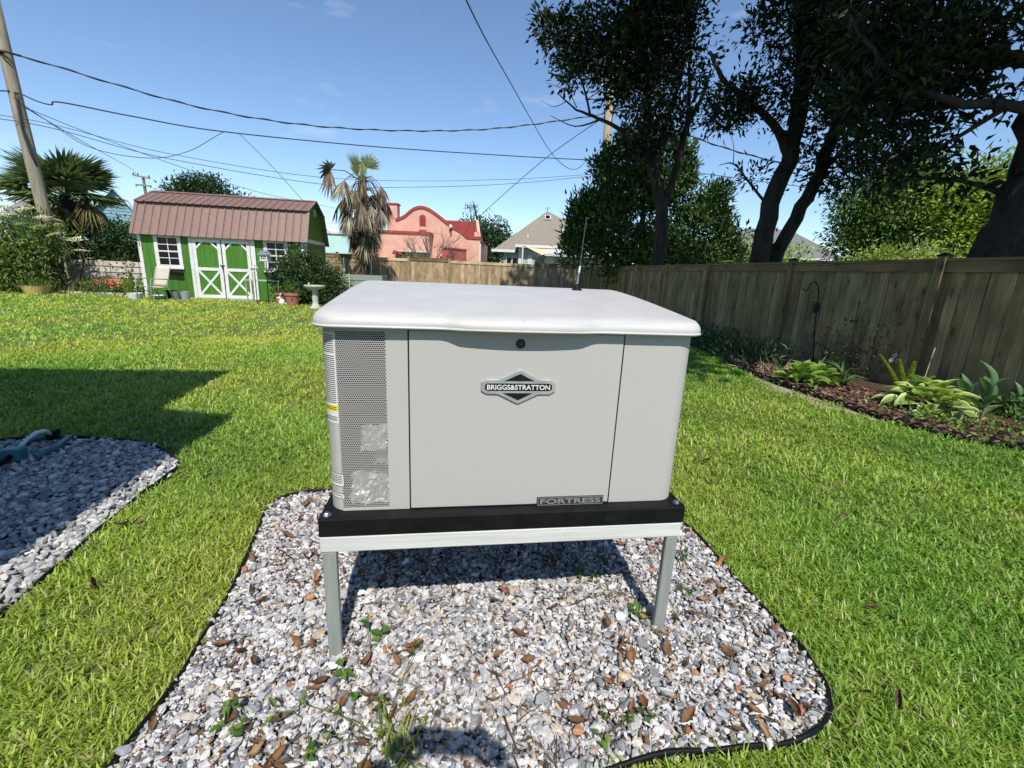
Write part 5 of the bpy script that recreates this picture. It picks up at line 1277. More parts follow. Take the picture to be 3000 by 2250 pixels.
tree('shade_tree', 'dark broadleaf tree with forked trunk in front of the tall pole', (4.5, 14.8, 0),
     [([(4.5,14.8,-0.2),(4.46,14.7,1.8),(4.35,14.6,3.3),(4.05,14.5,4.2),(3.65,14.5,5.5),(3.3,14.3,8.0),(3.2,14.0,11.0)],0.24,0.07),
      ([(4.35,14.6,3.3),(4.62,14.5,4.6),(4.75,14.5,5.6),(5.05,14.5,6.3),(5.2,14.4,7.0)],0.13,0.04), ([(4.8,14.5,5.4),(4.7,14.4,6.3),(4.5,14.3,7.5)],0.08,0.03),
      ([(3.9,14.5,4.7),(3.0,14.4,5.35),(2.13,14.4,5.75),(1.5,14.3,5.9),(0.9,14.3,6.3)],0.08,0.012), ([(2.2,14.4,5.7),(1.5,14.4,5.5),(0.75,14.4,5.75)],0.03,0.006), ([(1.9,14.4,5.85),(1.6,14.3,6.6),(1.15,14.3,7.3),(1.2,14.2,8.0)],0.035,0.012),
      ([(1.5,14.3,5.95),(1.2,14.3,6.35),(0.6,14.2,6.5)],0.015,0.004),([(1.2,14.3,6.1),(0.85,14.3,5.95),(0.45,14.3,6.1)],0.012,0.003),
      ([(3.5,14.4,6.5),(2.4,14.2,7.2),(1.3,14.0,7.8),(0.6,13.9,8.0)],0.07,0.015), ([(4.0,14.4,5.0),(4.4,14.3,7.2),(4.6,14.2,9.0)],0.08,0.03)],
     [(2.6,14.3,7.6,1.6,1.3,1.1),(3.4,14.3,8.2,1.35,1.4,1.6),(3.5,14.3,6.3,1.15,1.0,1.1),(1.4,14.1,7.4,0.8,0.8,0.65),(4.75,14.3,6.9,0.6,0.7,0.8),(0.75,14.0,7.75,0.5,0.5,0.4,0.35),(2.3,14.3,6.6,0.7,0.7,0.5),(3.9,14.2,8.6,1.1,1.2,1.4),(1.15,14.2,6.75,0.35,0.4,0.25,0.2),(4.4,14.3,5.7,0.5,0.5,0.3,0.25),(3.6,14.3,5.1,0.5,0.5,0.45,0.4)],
     760, 18, 0.19, 0.078, DARK, 41, crad=0.16, extra=([(3.5,12.3,10.6,2.6,2.2,1.5),(3.2,13.8,11.2,2.6,2.0,1.8)], 3000, 0.34, 0.2), twig=0.45)  # extra: unseen upper crown, added to keep the visible leaves dark
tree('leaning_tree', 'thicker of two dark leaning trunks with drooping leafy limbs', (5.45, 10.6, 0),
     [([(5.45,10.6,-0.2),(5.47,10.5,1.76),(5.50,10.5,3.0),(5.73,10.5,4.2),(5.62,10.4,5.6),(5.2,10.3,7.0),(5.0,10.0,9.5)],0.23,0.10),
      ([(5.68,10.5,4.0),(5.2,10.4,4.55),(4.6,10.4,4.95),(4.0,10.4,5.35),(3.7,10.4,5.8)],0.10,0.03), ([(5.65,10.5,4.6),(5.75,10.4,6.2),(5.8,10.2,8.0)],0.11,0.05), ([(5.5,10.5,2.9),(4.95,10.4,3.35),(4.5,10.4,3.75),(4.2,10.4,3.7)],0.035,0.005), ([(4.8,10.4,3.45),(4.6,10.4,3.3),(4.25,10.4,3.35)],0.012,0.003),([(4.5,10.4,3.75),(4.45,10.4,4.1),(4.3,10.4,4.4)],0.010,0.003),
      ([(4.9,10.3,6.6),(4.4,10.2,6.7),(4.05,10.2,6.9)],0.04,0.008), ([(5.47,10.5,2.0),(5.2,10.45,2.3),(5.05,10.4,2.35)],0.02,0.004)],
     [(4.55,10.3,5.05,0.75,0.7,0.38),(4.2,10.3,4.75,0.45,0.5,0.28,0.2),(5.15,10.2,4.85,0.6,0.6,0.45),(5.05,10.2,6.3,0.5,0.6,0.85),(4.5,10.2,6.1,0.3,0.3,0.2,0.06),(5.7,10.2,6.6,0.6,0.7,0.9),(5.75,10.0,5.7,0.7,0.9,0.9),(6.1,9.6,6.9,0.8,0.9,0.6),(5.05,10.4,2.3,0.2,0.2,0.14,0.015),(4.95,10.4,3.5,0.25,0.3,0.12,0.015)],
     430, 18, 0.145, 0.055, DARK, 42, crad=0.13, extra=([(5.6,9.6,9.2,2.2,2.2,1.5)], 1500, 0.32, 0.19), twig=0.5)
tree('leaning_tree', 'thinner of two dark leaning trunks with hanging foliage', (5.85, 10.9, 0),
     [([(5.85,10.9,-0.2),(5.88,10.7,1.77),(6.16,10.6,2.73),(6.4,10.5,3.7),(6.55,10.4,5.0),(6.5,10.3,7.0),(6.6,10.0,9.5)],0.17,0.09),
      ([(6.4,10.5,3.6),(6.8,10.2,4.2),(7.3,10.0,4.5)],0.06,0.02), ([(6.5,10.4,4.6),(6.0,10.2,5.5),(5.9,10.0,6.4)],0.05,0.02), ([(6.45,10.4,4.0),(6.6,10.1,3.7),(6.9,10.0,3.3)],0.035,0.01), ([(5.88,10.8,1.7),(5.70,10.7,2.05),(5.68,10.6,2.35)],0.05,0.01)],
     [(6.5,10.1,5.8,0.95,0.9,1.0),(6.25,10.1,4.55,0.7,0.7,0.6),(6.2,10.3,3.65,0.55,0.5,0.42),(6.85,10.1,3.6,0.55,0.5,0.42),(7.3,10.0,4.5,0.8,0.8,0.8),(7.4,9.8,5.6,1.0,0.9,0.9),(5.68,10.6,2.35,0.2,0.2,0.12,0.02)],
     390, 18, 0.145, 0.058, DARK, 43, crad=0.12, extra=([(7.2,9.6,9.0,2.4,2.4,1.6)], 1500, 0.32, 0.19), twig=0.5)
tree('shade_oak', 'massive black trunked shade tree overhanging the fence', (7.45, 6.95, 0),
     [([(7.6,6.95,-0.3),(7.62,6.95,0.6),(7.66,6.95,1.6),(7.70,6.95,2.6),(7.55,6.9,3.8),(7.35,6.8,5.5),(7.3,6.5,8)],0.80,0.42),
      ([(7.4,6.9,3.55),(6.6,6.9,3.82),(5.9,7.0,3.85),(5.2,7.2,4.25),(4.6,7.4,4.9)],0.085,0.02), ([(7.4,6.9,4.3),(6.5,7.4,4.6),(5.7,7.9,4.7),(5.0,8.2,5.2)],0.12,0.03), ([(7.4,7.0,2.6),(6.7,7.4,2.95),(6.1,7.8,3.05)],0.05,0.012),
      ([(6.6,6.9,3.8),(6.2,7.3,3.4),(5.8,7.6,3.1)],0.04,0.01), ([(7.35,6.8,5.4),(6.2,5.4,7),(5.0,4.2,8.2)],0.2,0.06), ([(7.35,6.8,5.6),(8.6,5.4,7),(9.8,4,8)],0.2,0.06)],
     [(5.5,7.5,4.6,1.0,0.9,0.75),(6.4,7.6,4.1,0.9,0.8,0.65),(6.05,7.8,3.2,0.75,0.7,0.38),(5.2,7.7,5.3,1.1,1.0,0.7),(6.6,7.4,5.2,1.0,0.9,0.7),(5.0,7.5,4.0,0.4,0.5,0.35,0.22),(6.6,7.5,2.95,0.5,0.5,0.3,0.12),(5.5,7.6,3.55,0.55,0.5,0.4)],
     340, 18, 0.165, 0.066, DARK, 44, crad=0.13, extra=([(7.0,1.2,8.0,1.2,1.8,1.0),(3.6,1.25,8.0,1.2,1.6,1.0),(5.0,2.7,8.0,1.4,1.8,1.1),(6.6,5.2,8.0,3.3,4.4,1.9),(9.5,5.5,8.5,3.2,4.2,2.2),(5.6,8.6,8.4,2.2,2.2,1.6)], 9200, 0.40, 0.24), twig=0.5)  # extra: unseen leaf masses, added and shaped to shade lawn, fence and trees
tree('evergreen_tree', 'dense dark green evergreen with upright leafy shoots behind the fence', (5.0, 18.6, 0),
     [([(5.0,18.6,-0.2),(4.9,18.4,2.5),(4.6,18.2,5.0)],0.2,0.05), ([(4.9,18.5,1.5),(6.2,18.2,3),(7.2,18,4.5)],0.1,0.02), ([(4.9,18.5,1.2),(3.6,18.2,2.4),(2.6,18,3.6)],0.1,0.02)],
     [(4.3,17.9,4.5,1.2,1.2,1.3),(3.2,17.8,3.3,0.95,1.1,1.2),(3.1,17.9,4.6,0.45,0.6,0.65),(5.5,17.9,4.4,0.75,0.9,1.0),(6.2,17.8,3.0,0.95,1.1,1.0),(7.1,17.9,3.5,0.45,0.6,0.7),(7.3,18,2.3,0.6,0.9,0.8),(4.8,17.7,2.2,2.0,1.3,1.1),(2.5,17.9,2.3,0.75,0.8,0.8),(5.85,18,5.6,0.4,0.4,0.5),(4.0,18,5.8,0.5,0.5,0.5)] + [(x, 17.7, z, 0.16, 0.25, 0.42, 0.16) for x, z in ((2.2,3.3),(2.0,2.9),(2.45,4.0),(2.8,5.1),(3.2,5.4),(3.7,6.0),(4.3,6.1),(4.8,5.9),(5.4,5.8),(5.8,5.7),(6.1,4.7),(6.0,5.2),(6.7,3.9),(7.0,4.3),(7.35,4.4),(7.5,3.6),(7.8,3.1),(8.1,2.7),(8.3,2.3),(1.9,2.2),(2.1,3.7))],
     1750, 17, 0.20, 0.078, MID, 45, crad=0.16, updir=0.7, shell=0.38, twig=0.1)
tree('sunlit_tree', 'yellow green sunlit tree with open crown beyond the fence', (18.3, 20.5, 0), [([(18.3,20.5,-0.2),(18.4,20.3,2.5),(18.8,20,5)],0.2,0.05),([(18.4,20.3,2.0),(16.8,20,3.6)],0.09,0.02)],
     [(18.0,20,4.6,1.7,1.5,1.6),(20.2,20,5.0,1.8,1.6,1.9),(19.4,19.6,3.2,2.0,1.4,1.1),(22.2,20,4.6,1.8,1.6,1.9)], 1500, 16, 0.20, 0.10, LITE, 46, leafm=M_leaf, nup=1.5, crad=0.30, twig=0.15)
tree('sunlit_tree', 'taller mid green tree beside the yellow green one', (15.6, 21.5, 0), [([(15.6,21.5,-0.2),(15.6,21.3,3),(15.9,21,6)],0.18,0.05)],
     [(15.4,21,4.7,1.5,1.4,1.2),(16.8,21,5.9,1.3,1.3,1.1),(14.9,21,3.3,0.9,1,1.0),(16.4,21,3.4,1.2,1.2,1.2)], 1050, 16, 0.19, 0.09, [(0.07,0.14,0.022),(0.11,0.19,0.03),(0.15,0.23,0.04),(0.05,0.10,0.016)], 47, leafm=M_leaf, nup=1.4, crad=0.28, twig=0.15)
tree('bright_shrub', 'bright lime green feathery shrub just over the fence top', (15.8, 18.6, 0), [([(15.8,18.6,-0.1),(15.8,18.5,1.2)],0.08,0.03)],
     [(15.9,18.5,2.3,1.5,1.0,0.6),(14.2,18.6,2.3,0.8,0.8,0.55),(16.6,18.5,1.6,1.2,0.9,0.8),(14.4,18.5,1.5,1.0,0.8,0.9)], 420, 15, 0.20, 0.07, [(0.30,0.38,0.05),(0.24,0.32,0.045),(0.17,0.25,0.04)], 48, leafm=M_leaf, nup=1.5, crad=0.2, cat='shrub', twig=0.1, trunkname='stem')
tree('sunlit_shrub', 'yellow green shrub between the two leaning trunks', (10.6, 20.0, 0), [([(10.6,20.0,-0.1),(10.6,20,1.6)],0.1,0.03)],
     [(10.4,20,2.3,1.2,1,0.8),(9.0,20,2.3,0.9,0.9,0.9),(11.9,20,2.1,0.8,0.8,0.8),(10.5,20,1.2,2.4,1,0.8)], 300, 14, 0.2, 0.08, LITE, 49, leafm=M_leaf, nup=1.4, crad=0.22, cat='shrub', twig=0.1, trunkname='stem')
tree('far_tree', 'round dark tree top rising behind the shed roof', (-20.4, 30, 0), [([(-20.4,30,-0.2),(-20.4,30,3),(-20.2,30,5.4)],0.2,0.06)],
     [(-20.6,30,5.2,1.6,1.2,0.95),(-19.3,30,5.3,1.2,1.0,0.85),(-18.3,30,4.9,0.9,0.8,0.5),(-21.9,30,5.15,0.7,0.7,0.45),(-20.2,30,5.8,0.8,0.7,0.55)], 380, 14, 0.22, 0.11, [(0.035,0.07,0.018),(0.05,0.09,0.022),(0.028,0.055,0.015)], 50, crad=0.24, twig=0.1)
tree('far_tree', 'dark leafy tree with a thin top behind the red tile roof', (-3.4, 45, 0), [([(-3.4,45,-0.2),(-3.5,45,4),(-4.4,45,7.4)],0.25,0.05)],
     [(-2.6,45,4.6,1.9,1.5,1.7),(-4.6,45,5.0,1.6,1.4,1.1),(-1.6,45,3.6,1.3,1.2,1.6),(-3.2,45,2.6,2.2,1.4,1.5)], 560, 14, 0.28, 0.13, [(0.035,0.075,0.018),(0.055,0.10,0.024),(0.028,0.058,0.014)], 51, crad=0.3, twig=0.1, extra=([(-4.5,45,7.0,0.9,0.6,0.6)], 160, 0.2, 0.08))
# bare tree in front of the pink house
def grow(b, p, d, ln, r, depth, g):
    q = p + d * ln; m = (p + q) / 2 + g.normal(0, ln * 0.06, 3); b.tube([tuple(p), tuple(m), tuple(q)], [r, r * 0.85, r * 0.7], 5 if depth < 3 else 4, cap=False)
    if depth == 0: return
    for k in range(3 if depth > 2 else 2):
        grow(b, q if k else m, unit(d + g.normal(0, 0.42, 3) * [1, 0.6, 0.7] + [0, 0, 0.12]), ln * g.uniform(0.62, 0.85), r * 0.6, depth - 1, g)
bt = thing('bare_tree', 'leafless spreading tree before the pink house wall', 'tree', (-4.7, 25, 0))
b = MB(); g_ = np.random.default_rng(8); b.tube([(0, 0, -0.1), (-0.05, 0, 1.0)], [0.09, 0.08], 8)
for d in ((-0.75, 0, 0.8), (-0.25, 0.1, 1), (0.35, 0, 1.0), (0.95, 0.1, 0.75)): grow(b, np.array([-0.05, 0, 0.95]), unit(np.array(d)), 0.85, 0.055, 5, g_)
b.build('branches', mat('bare_bark', (0.20, 0.14, 0.11), (0.28, 0.20, 0.16), 9, 0.9), bt, True)
# ------------------------------------------------------------------ palms
def fan(nb, o, d, nrm, R_, nseg, spread, col, g, droop=0.2, wid=1.0, split=0.0):
    o, d = np.array(o, float), unit(np.array(d, float)); s = unit(np.cross(d, nrm)); nn = np.cross(s, d)
    th = np.linspace(-spread, spread, nseg) + g.normal(0, spread * 0.02, nseg)
    D = d[None] * np.cos(th)[:, None] + s[None] * np.sin(th)[:, None] + nn[None] * (0.10 * np.where(np.arange(nseg) % 2, 1, -1))[:, None]
    L = R_ * g.uniform(0.85, 1.05, nseg) * (1 - 0.2 * (np.abs(th) / spread) ** 2)
    nb.leaves(np.repeat(o[None], nseg, 0), D, np.repeat(nn[None], nseg, 0), L, R_ * 1.25 * spread * 2 / nseg * wid, col, fold=0.12, droop=droop)
PG = [(0.12,0.175,0.075),(0.15,0.21,0.095),(0.19,0.24,0.115),(0.085,0.13,0.055)]
pt = thing('fan_palm', 'full crowned fan palm with green fronds behind the leaning pole', 'palm', (-16.6, 17.2, 0)); g_ = np.random.default_rng(12)
MB().tube([(0, 0, -0.1), (0.05, 0, 1.6), (0.1, 0, 3.3)], [0.22, 0.2, 0.2], 12).build('trunk', M_bark, pt, True)
nb = NB(); pb = MB()
for k in range(64):
    az = g_.uniform(0, 6.28); el = g_.uniform(-0.55, 1.35); d = np.array([math.cos(az)*math.cos(el), math.sin(az)*math.cos(el)*0.9, math.sin(el)])
    dead = el < -0.1; h = np.array([0.1, 0, 3.3]); e = h + d * g_.uniform(0.75, 1.05) - np.array([0, 0, 0.12])
    pb.tube([tuple(h), tuple(h + d * 0.5 + [0, 0, 0.06]), tuple(e)], [0.022, 0.016, 0.012], 4, cap=False)
    c = pick([(0.22,0.17,0.08),(0.16,0.13,0.06),(0.20,0.20,0.07)] if dead else PG, 26, g_); fan(nb, e, d + [0, 0, -0.25 if dead else 0.05], [0, 0, 1], g_.uniform(0.85, 1.15), 26, 1.5 if not dead else 1.0, c, g_, droop=0.28 if not dead else 0.6)
pb.build('petioles', mat('petiole_green', (0.10, 0.14, 0.05), rough=0.6), pt); nb.build('crown', M_leaf, pt)
pc = thing('ragged_palm', 'half dead fan palm with a skirt of brown hanging fronds', 'palm', (-6.35, 18.8, 0)); g_ = np.random.default_rng(13)
mb = MB(); mb.tube([(0, 0, -0.1), (0.0, 0, 1.0), (0.02, 0, 2.2), (0.12, 0, 3.4), (0.14, 0, 4.7)], [0.26, 0.22, 0.21, 0.2, 0.16], 14); mb.build('trunk', mat('palm_trunk', (0.11, 0.07, 0.045), (0.23, 0.16, 0.10), 14, 0.95, bump=1.0, bscale=25, dist=0.04), pc, True)
DEAD = [(0.24,0.19,0.135),(0.36,0.30,0.22),(0.13,0.095,0.065),(0.52,0.46,0.36),(0.07,0.05,0.035),(0.17,0.13,0.09)]
nb = NB(); pb = MB()
for k in range(62):                                   # hanging dead fans in two tiers
    tier = k % 3; az = g_.uniform(0, 6.28); rad = g_.uniform(0.4, 1.05) if tier else g_.uniform(0.2, 0.5)
    zt = g_.uniform(3.3, 4.5) if tier else g_.uniform(2.3, 3.2); h = np.array([0.13, 0, min(4.6, zt + 0.35)]); e = np.array([0.12 + rad * math.cos(az), rad * math.sin(az), zt - 0.1 * rad])
    pb.tube([tuple(h), tuple((h + e) / 2 + [0, 0, 0.22]), tuple(e)], [0.022, 0.016, 0.012], 4, cap=False)
    c = pick(DEAD, 20, g_, 0.2); fan(nb, e, [math.cos(az) * 0.38, math.sin(az) * 0.38, -1.0], [math.cos(az), math.sin(az), 0.3], g_.uniform(0.65, 1.15), 20, g_.uniform(0.35, 0.75), c, g_, droop=0.1)
for k in range(70):                                   # close thatch on the lower trunk
    az = g_.uniform(0, 6.28); zt = g_.uniform(1.3, 3.0); e = np.array([0.02 + 0.2 * math.cos(az), 0.2 * math.sin(az), zt])
    fan(nb, e, [math.cos(az) * 0.22, math.sin(az) * 0.22, -1], [math.cos(az), math.sin(az), 0.2], g_.uniform(0.35, 0.6), 9, 0.3, pick(DEAD[:1] + DEAD[2:3] + DEAD[4:], 9, g_, 0.25), g_, droop=0.05)
nb.build('dead_fronds', M_leaf, pc)
nb2 = NB()
for o, d, nr, R_, sp, c in (((0.05,0,4.95),(-0.55,-0.1,0.95),(0.5,-0.8,0.4),0.75,0.5,PG),((0.35,0,5.0),(0.30,0.1,1),(0.2,-1,0.1),0.62,1.35,PG),((0.22,-0.1,5.28),(0.05,-0.25,-1),(0,-1,0.3),0.85,0.30,[(0.20,0.26,0.07),(0.26,0.32,0.10)]),((0.0,0,4.7),(-0.35,-0.2,0.9),(0.2,-1,0.2),0.6,0.5,[(0.17,0.2,0.06)])):
    pb.tube([(0.13, 0, 4.55), tuple(o)], [0.03, 0.015], 5); fan(nb2, o, d, nr, R_, 22, sp, pick(c, 22, g_), g_, droop=0.05)
e = np.array([-1.0, -0.2, 4.85]); pb.tube([(0.13, 0, 4.5), (-0.5, -0.1, 4.85), tuple(e)], [0.03, 0.02, 0.015], 5)
nb3 = NB(); fan(nb3, e, (-0.8, -0.2, 0.35), (0.3, -1, 0.3), 0.55, 18, 1.6, pick([(0.05,0.045,0.035),(0.10,0.08,0.06)], 18, g_), g_, droop=0.7); fan(nb3, e, (-0.1, -0.2, -1), (0, -1, 0), 1.25, 12, 0.35, pick(DEAD, 12, g_), g_, droop=0.05)
nb3.build('broken_frond', M_leaf, pc); nb2.build('green_fronds', M_leaf, pc); pb.build('petioles', mat('petiole_brown', (0.10, 0.075, 0.05), rough=0.8), pc)
# ------------------------------------------------------------------ shrubs round the shed
el = tree('flowering_shrub', 'tall loose shrub with flat cream flower heads at the pole', (-14.7, 14.9, 0), [([(-14.7,14.9,-0.1),(-14.8,14.8,0.9),(-15.2,14.7,1.9)],0.06,0.02),([(-14.6,14.9,-0.1),(-14.1,14.8,0.9),(-13.8,14.8,1.7)],0.05,0.015),([(-14.9,14.9,0),(-16,14.7,1.2),(-16.4,14.6,2)],0.05,0.015)],
     [(-15.6,14.6,1.45,0.85,0.8,1.1),(-14.85,14.7,1.6,0.5,0.6,0.75),(-16.7,14.6,1.2,0.8,0.8,1.2),(-15.9,14.5,0.75,1.0,0.7,0.7)], 560, 14, 0.17, 0.05, [(0.09,0.15,0.025),(0.13,0.20,0.035),(0.17,0.25,0.05),(0.06,0.10,0.018)], 60, leafm=M_leaf, nup=1.2, crad=0.17, cat='shrub', twig=0.15, trunkname='stems')
g_ = np.random.default_rng(14); nb = NB(); n = 90; a = g_.uniform(0, 6.28, n); r = 0.17 * np.sqrt(g_.random(n)); P = np.column_stack([r*np.cos(a), r*np.sin(a), 0.03 - r*0.2 + g_.normal(0, 0.006, n)])
nb.leaves(P, rand_dirs(n, g_) * [1, 1, 0.1], np.repeat([[0, 0, 1.0]], n, 0), 0.035, 0.03, pick([(0.72,0.66,0.40),(0.80,0.77,0.62)], n, g_, 0.05)); hm = nb.build('flower_head', M_leaf, el)
hp = [(-16.2,2.55),(-15.8,2.62),(-15.4,2.58),(-15.05,2.68),(-14.75,2.55),(-14.5,2.35),(-14.25,2.3),(-13.9,2.15),(-15.6,2.3),(-16.4,2.3),(-14.0,1.85),(-13.7,1.75),(-15.2,2.4),(-13.3,1.4),(-14.9,2.1),(-16.0,2.1),(-13.15,1.05),(-14.4,2.05),(-15.3,2.15),(-16.6,2.0)]
for k, (x, z) in enumerate(hp):
    o_ = hm if k == 0 else hm.copy()
    if k: C.objects.link(o_); o_.parent = el
    o_.location = (x - 0.25 + 14.7 + g_.normal(0, .05), -0.55 + g_.normal(0, 0.25), z - 0.02); o_.rotation_euler = (g_.normal(0.25, .2), g_.normal(0, .2), g_.uniform(0, 6)); o_.scale = [g_.uniform(0.8, 1.5)] * 3
    MB().tube([(o_.location[0], o_.location[1], o_.location[2]), (o_.location[0] * 0.9, -0.2, max(0.6, z - 0.9))], 0.008, 4).build('flower_stalk', M_palebark, el)
tree('dark_shrub', 'dark green viny shrub between flowering shrub and shed', (-14.3, 17.3, 0), [([(-14.3,17.3,-0.1),(-14.4,17.2,1.4)],0.05,0.02)], [(-14.9,17.2,1.7,0.9,0.5,0.9),(-14.0,17.3,1.4,0.7,0.5,0.8),(-15.9,17.2,1.4,0.8,0.5,0.9)], 260, 15, 0.12, 0.08, [(0.025,0.06,0.014),(0.035,0.08,0.018)], 61, crad=0.15, cat='shrub', twig=0.1, trunkname='stem')
tree('glossy_bush', 'rounded glossy dark green bush beside the shed corner', (-6.9, 15.1, 0), [([(-6.9,15.1,-0.1),(-6.9,15.0,0.8)],0.06,0.03),([(-6.9,15.1,0),(-6.1,14.9,0.7)],0.04,0.02)],
     [(-6.95,14.9,0.95,0.88,0.65,0.72),(-6.25,14.85,0.72,0.55,0.55,0.55),(-7.55,14.9,0.7,0.45,0.45,0.5),(-6.6,14.7,0.45,0.9,0.6,0.42),(-7.2,14.9,1.4,0.3,0.3,0.3),(-5.85,15.0,0.5,0.35,0.4,0.4)], 800, 16, 0.095, 0.05, [(0.030,0.060,0.016),(0.045,0.085,0.022),(0.07,0.115,0.035),(0.022,0.045,0.012)], 62, crad=0.11, cat='bush', twig=0.1, shell=0.35, trunkname='stem')
# flower bed plants: orange flowers, broad leaves, white flowers
def clump(name, label, x, y, n, sx, sz, L, W, cols, seed, up=0.6, z0=0.0, cat='plant', m=M_leaf, group=None, sy=None):
    g = np.random.default_rng(seed); t = thing(name, label, cat, (x, y, 0), group=group); nb = NB()
    P = np.column_stack([g.normal(0, sx * 0.5, n), g.normal(0, (sy or sx) * 0.5, n), z0 + np.abs(g.normal(0, sz * 0.55, n)).clip(0, sz)])
    nb.leaves(P, rand_dirs(n, g) + [0, 0, up], rand_dirs(n, g) + [0, 0, 0.6], L * g.uniform(0.7, 1.2, n), W, pick(cols, n, g)); nb.build('leaves', m, t)
    return t
grp = None
clump('daylily_clump', 'pale green grassy clump at the bowl planter end of the flower bed', -14.3, 15.1, 300, 0.8, 0.35, 0.30, 0.03, [(0.12,0.19,0.04),(0.16,0.23,0.06)], 70, 1.2)
fo = clump('orange_flowers', 'low plant covered in orange red blossoms before the slat screen', -13.45, 15.15, 260, 0.6, 0.30, 0.12, 0.05, [(0.05,0.10,0.02),(0.07,0.13,0.03)], 71)
g_ = np.random.default_rng(72); nb = NB(); n = 150; P = np.column_stack([g_.normal(0, 0.38, n), g_.normal(0, 0.2, n), g_.uniform(0.28, 0.52, n)]); nb.leaves(P, rand_dirs(n, g_), rand_dirs(n, g_) + [0, -1, 1], 0.07, 0.06, pick([(0.62,0.13,0.02),(0.70,0.22,0.03),(0.50,0.07,0.02)], n, g_)); nb.build('blossoms', M_leaf, fo)
clump('dark_perennial', 'dark stemmed tall perennial climbing before the slat screen', -13.35, 15.5, 150, 0.3, 1.2, 0.14, 0.06, [(0.05,0.05,0.02),(0.08,0.07,0.03),(0.06,0.09,0.02)], 73, 0.2)
clump('broad_leaf_plant', 'plant with large upright bright green leaves at the bed end', -12.7, 15.05, 26, 0.35, 0.25, 0.5, 0.17, [(0.12,0.22,0.03),(0.16,0.27,0.04)], 74, 1.4)
clump('white_flowers', 'low clump of small white flowers beside the patio chair', -12.0, 14.75, 160, 0.5, 0.3, 0.07, 0.05, [(0.7,0.7,0.62),(0.10,0.16,0.03),(0.08,0.13,0.03)], 75)
clump('edging_plant', 'low mixed green plants along the timber border', -13.3, 14.95, 420, 1.9, 0.18, 0.09, 0.04, [(0.07,0.13,0.03),(0.11,0.17,0.04),(0.05,0.09,0.02)], 76, sy=0.15)
clump('dry_grass_heap', 'heap of dry brown clippings beyond the bowl planter', -16.6, 14.4, 200, 0.9, 0.22, 0.25, 0.02, [(0.20,0.14,0.08),(0.13,0.09,0.05)], 77, 0.2)
# ------------------------------------------------------------------ planting bed along the right fence
def colleaf(name, L, W, arch, cup, cmid, cedge, nu=6):
    b = MB(); cols = []
    def fn(u, v):
        s = (v - 0.5) * 2; w = W * (math.sin(math.pi * (u * 0.93 + 0.07) ** 0.75)) ** 0.9; cols.append(cmid if abs(s) < 0.6 else cedge)
        return (L * u * (1 - 0.12 * arch * u), s * w * 0.5, arch * L * (0.55 * u - 0.75 * u * u) + cup * w * s * s * 0.4)
    b.grid(fn, nu, 4); me = b.mesh(name, True); ca = me.color_attributes.new('Col', 'FLOAT_COLOR', 'POINT')
    ca.data.foreach_set('color', np.array([(*c, 1) for c in cols], np.float32).ravel()); return me
def rosette(name, label, x, y, meshes, n, elev, seed, spread=0.1, cat='plant', z=0.03, smin=0.7, smax=1.1, m=M_leaf):
    rg_ = random.Random(seed); t = thing(name, label, cat, (x, y, 0))
    for k in range(n):
        f = k / max(1, n - 1); az = k * 2.4 + rg_.uniform(-.3, .3); e_ = elev[0] + (elev[1] - elev[0]) * f; r = spread * (1 - f)
        link('leaf', rg_.choice(meshes), m, t, (r * math.cos(az), r * math.sin(az), z * (0.4 + 0.6 * f) + 0.05 * f), (rg_.gauss(0, .3), -e_ + rg_.gauss(0, .1), az), [rg_.uniform(smin, smax)] * 3)
    return t
hl = [colleaf('leaf', 0.22, 0.15, 0.6, 0.5, (0.20,0.33,0.06), (0.85,0.85,0.45)), colleaf('leaf', 0.19, 0.13, 0.8, 0.4, (0.24,0.37,0.08), (0.85,0.84,0.45))]
rosette('variegated_hosta', 'large hosta with cream edged leaves in the mulch bed', 4.72, 4.88, hl, 70, (-0.15, 1.0), 1, 0.30, smin=0.85, smax=1.3, z=0.16)
rosette('variegated_hosta', 'small cream edged hosta below the large one', 4.35, 4.45, hl, 14, (0.0, 0.8), 2, 0.10, smin=0.45, smax=0.7, z=0.06)
gl = [colleaf('leaf', 0.20, 0.10, 0.8, 0.5, (0.20,0.33,0.06), (0.30,0.44,0.10)), colleaf('leaf', 0.17, 0.085, 0.9, 0.4, (0.15,0.26,0.05), (0.24,0.36,0.08))]
rosette('green_hosta', 'plain green hosta clump at the bare soil end of the bed', 3.86, 5.85, gl, 46, (0.0, 1.1), 3, 0.24, smin=0.9, smax=1.4, z=0.12)
rosette('green_hosta', 'second plain green hosta clump touching the first', 4.18, 5.95, gl, 34, (0.0, 1.1), 4, 0.2, smin=0.8, smax=1.3, z=0.12)
cl_ = [colleaf('leaf', 0.50, 0.055, 1.3, 0.6, (0.055,0.12,0.03), (0.075,0.15,0.035), 9), colleaf('leaf', 0.42, 0.05, 1.6, 0.6, (0.06,0.13,0.03), (0.09,0.17,0.04), 9)]
rosette('strap_leaf_lily', 'strap leaved lily arching out of the bark mulch', 4.42, 5.85, cl_, 12, (0.3, 1.25), 5, 0.03)
kl = [colleaf('leaf', 0.36, 0.13, 0.5, 0.6, (0.10,0.19,0.085), (0.13,0.23,0.10), 7), colleaf('leaf', 0.30, 0.11, 0.7, 0.6, (0.09,0.17,0.075), (0.12,0.22,0.095), 7)]
def canna(label, x, y, seed, h):
    t = rosette('canna_plant', label, x, y, kl, 7, (0.55, 1.25), seed, 0.03, z=h); MB().tube([(0, 0, -0.02), (0.01, 0, h + 0.04)], [0.014, 0.01], 6).build('stem', mat('canna_stem%d' % seed, (0.20, 0.15, 0.06), rough=0.6), t)
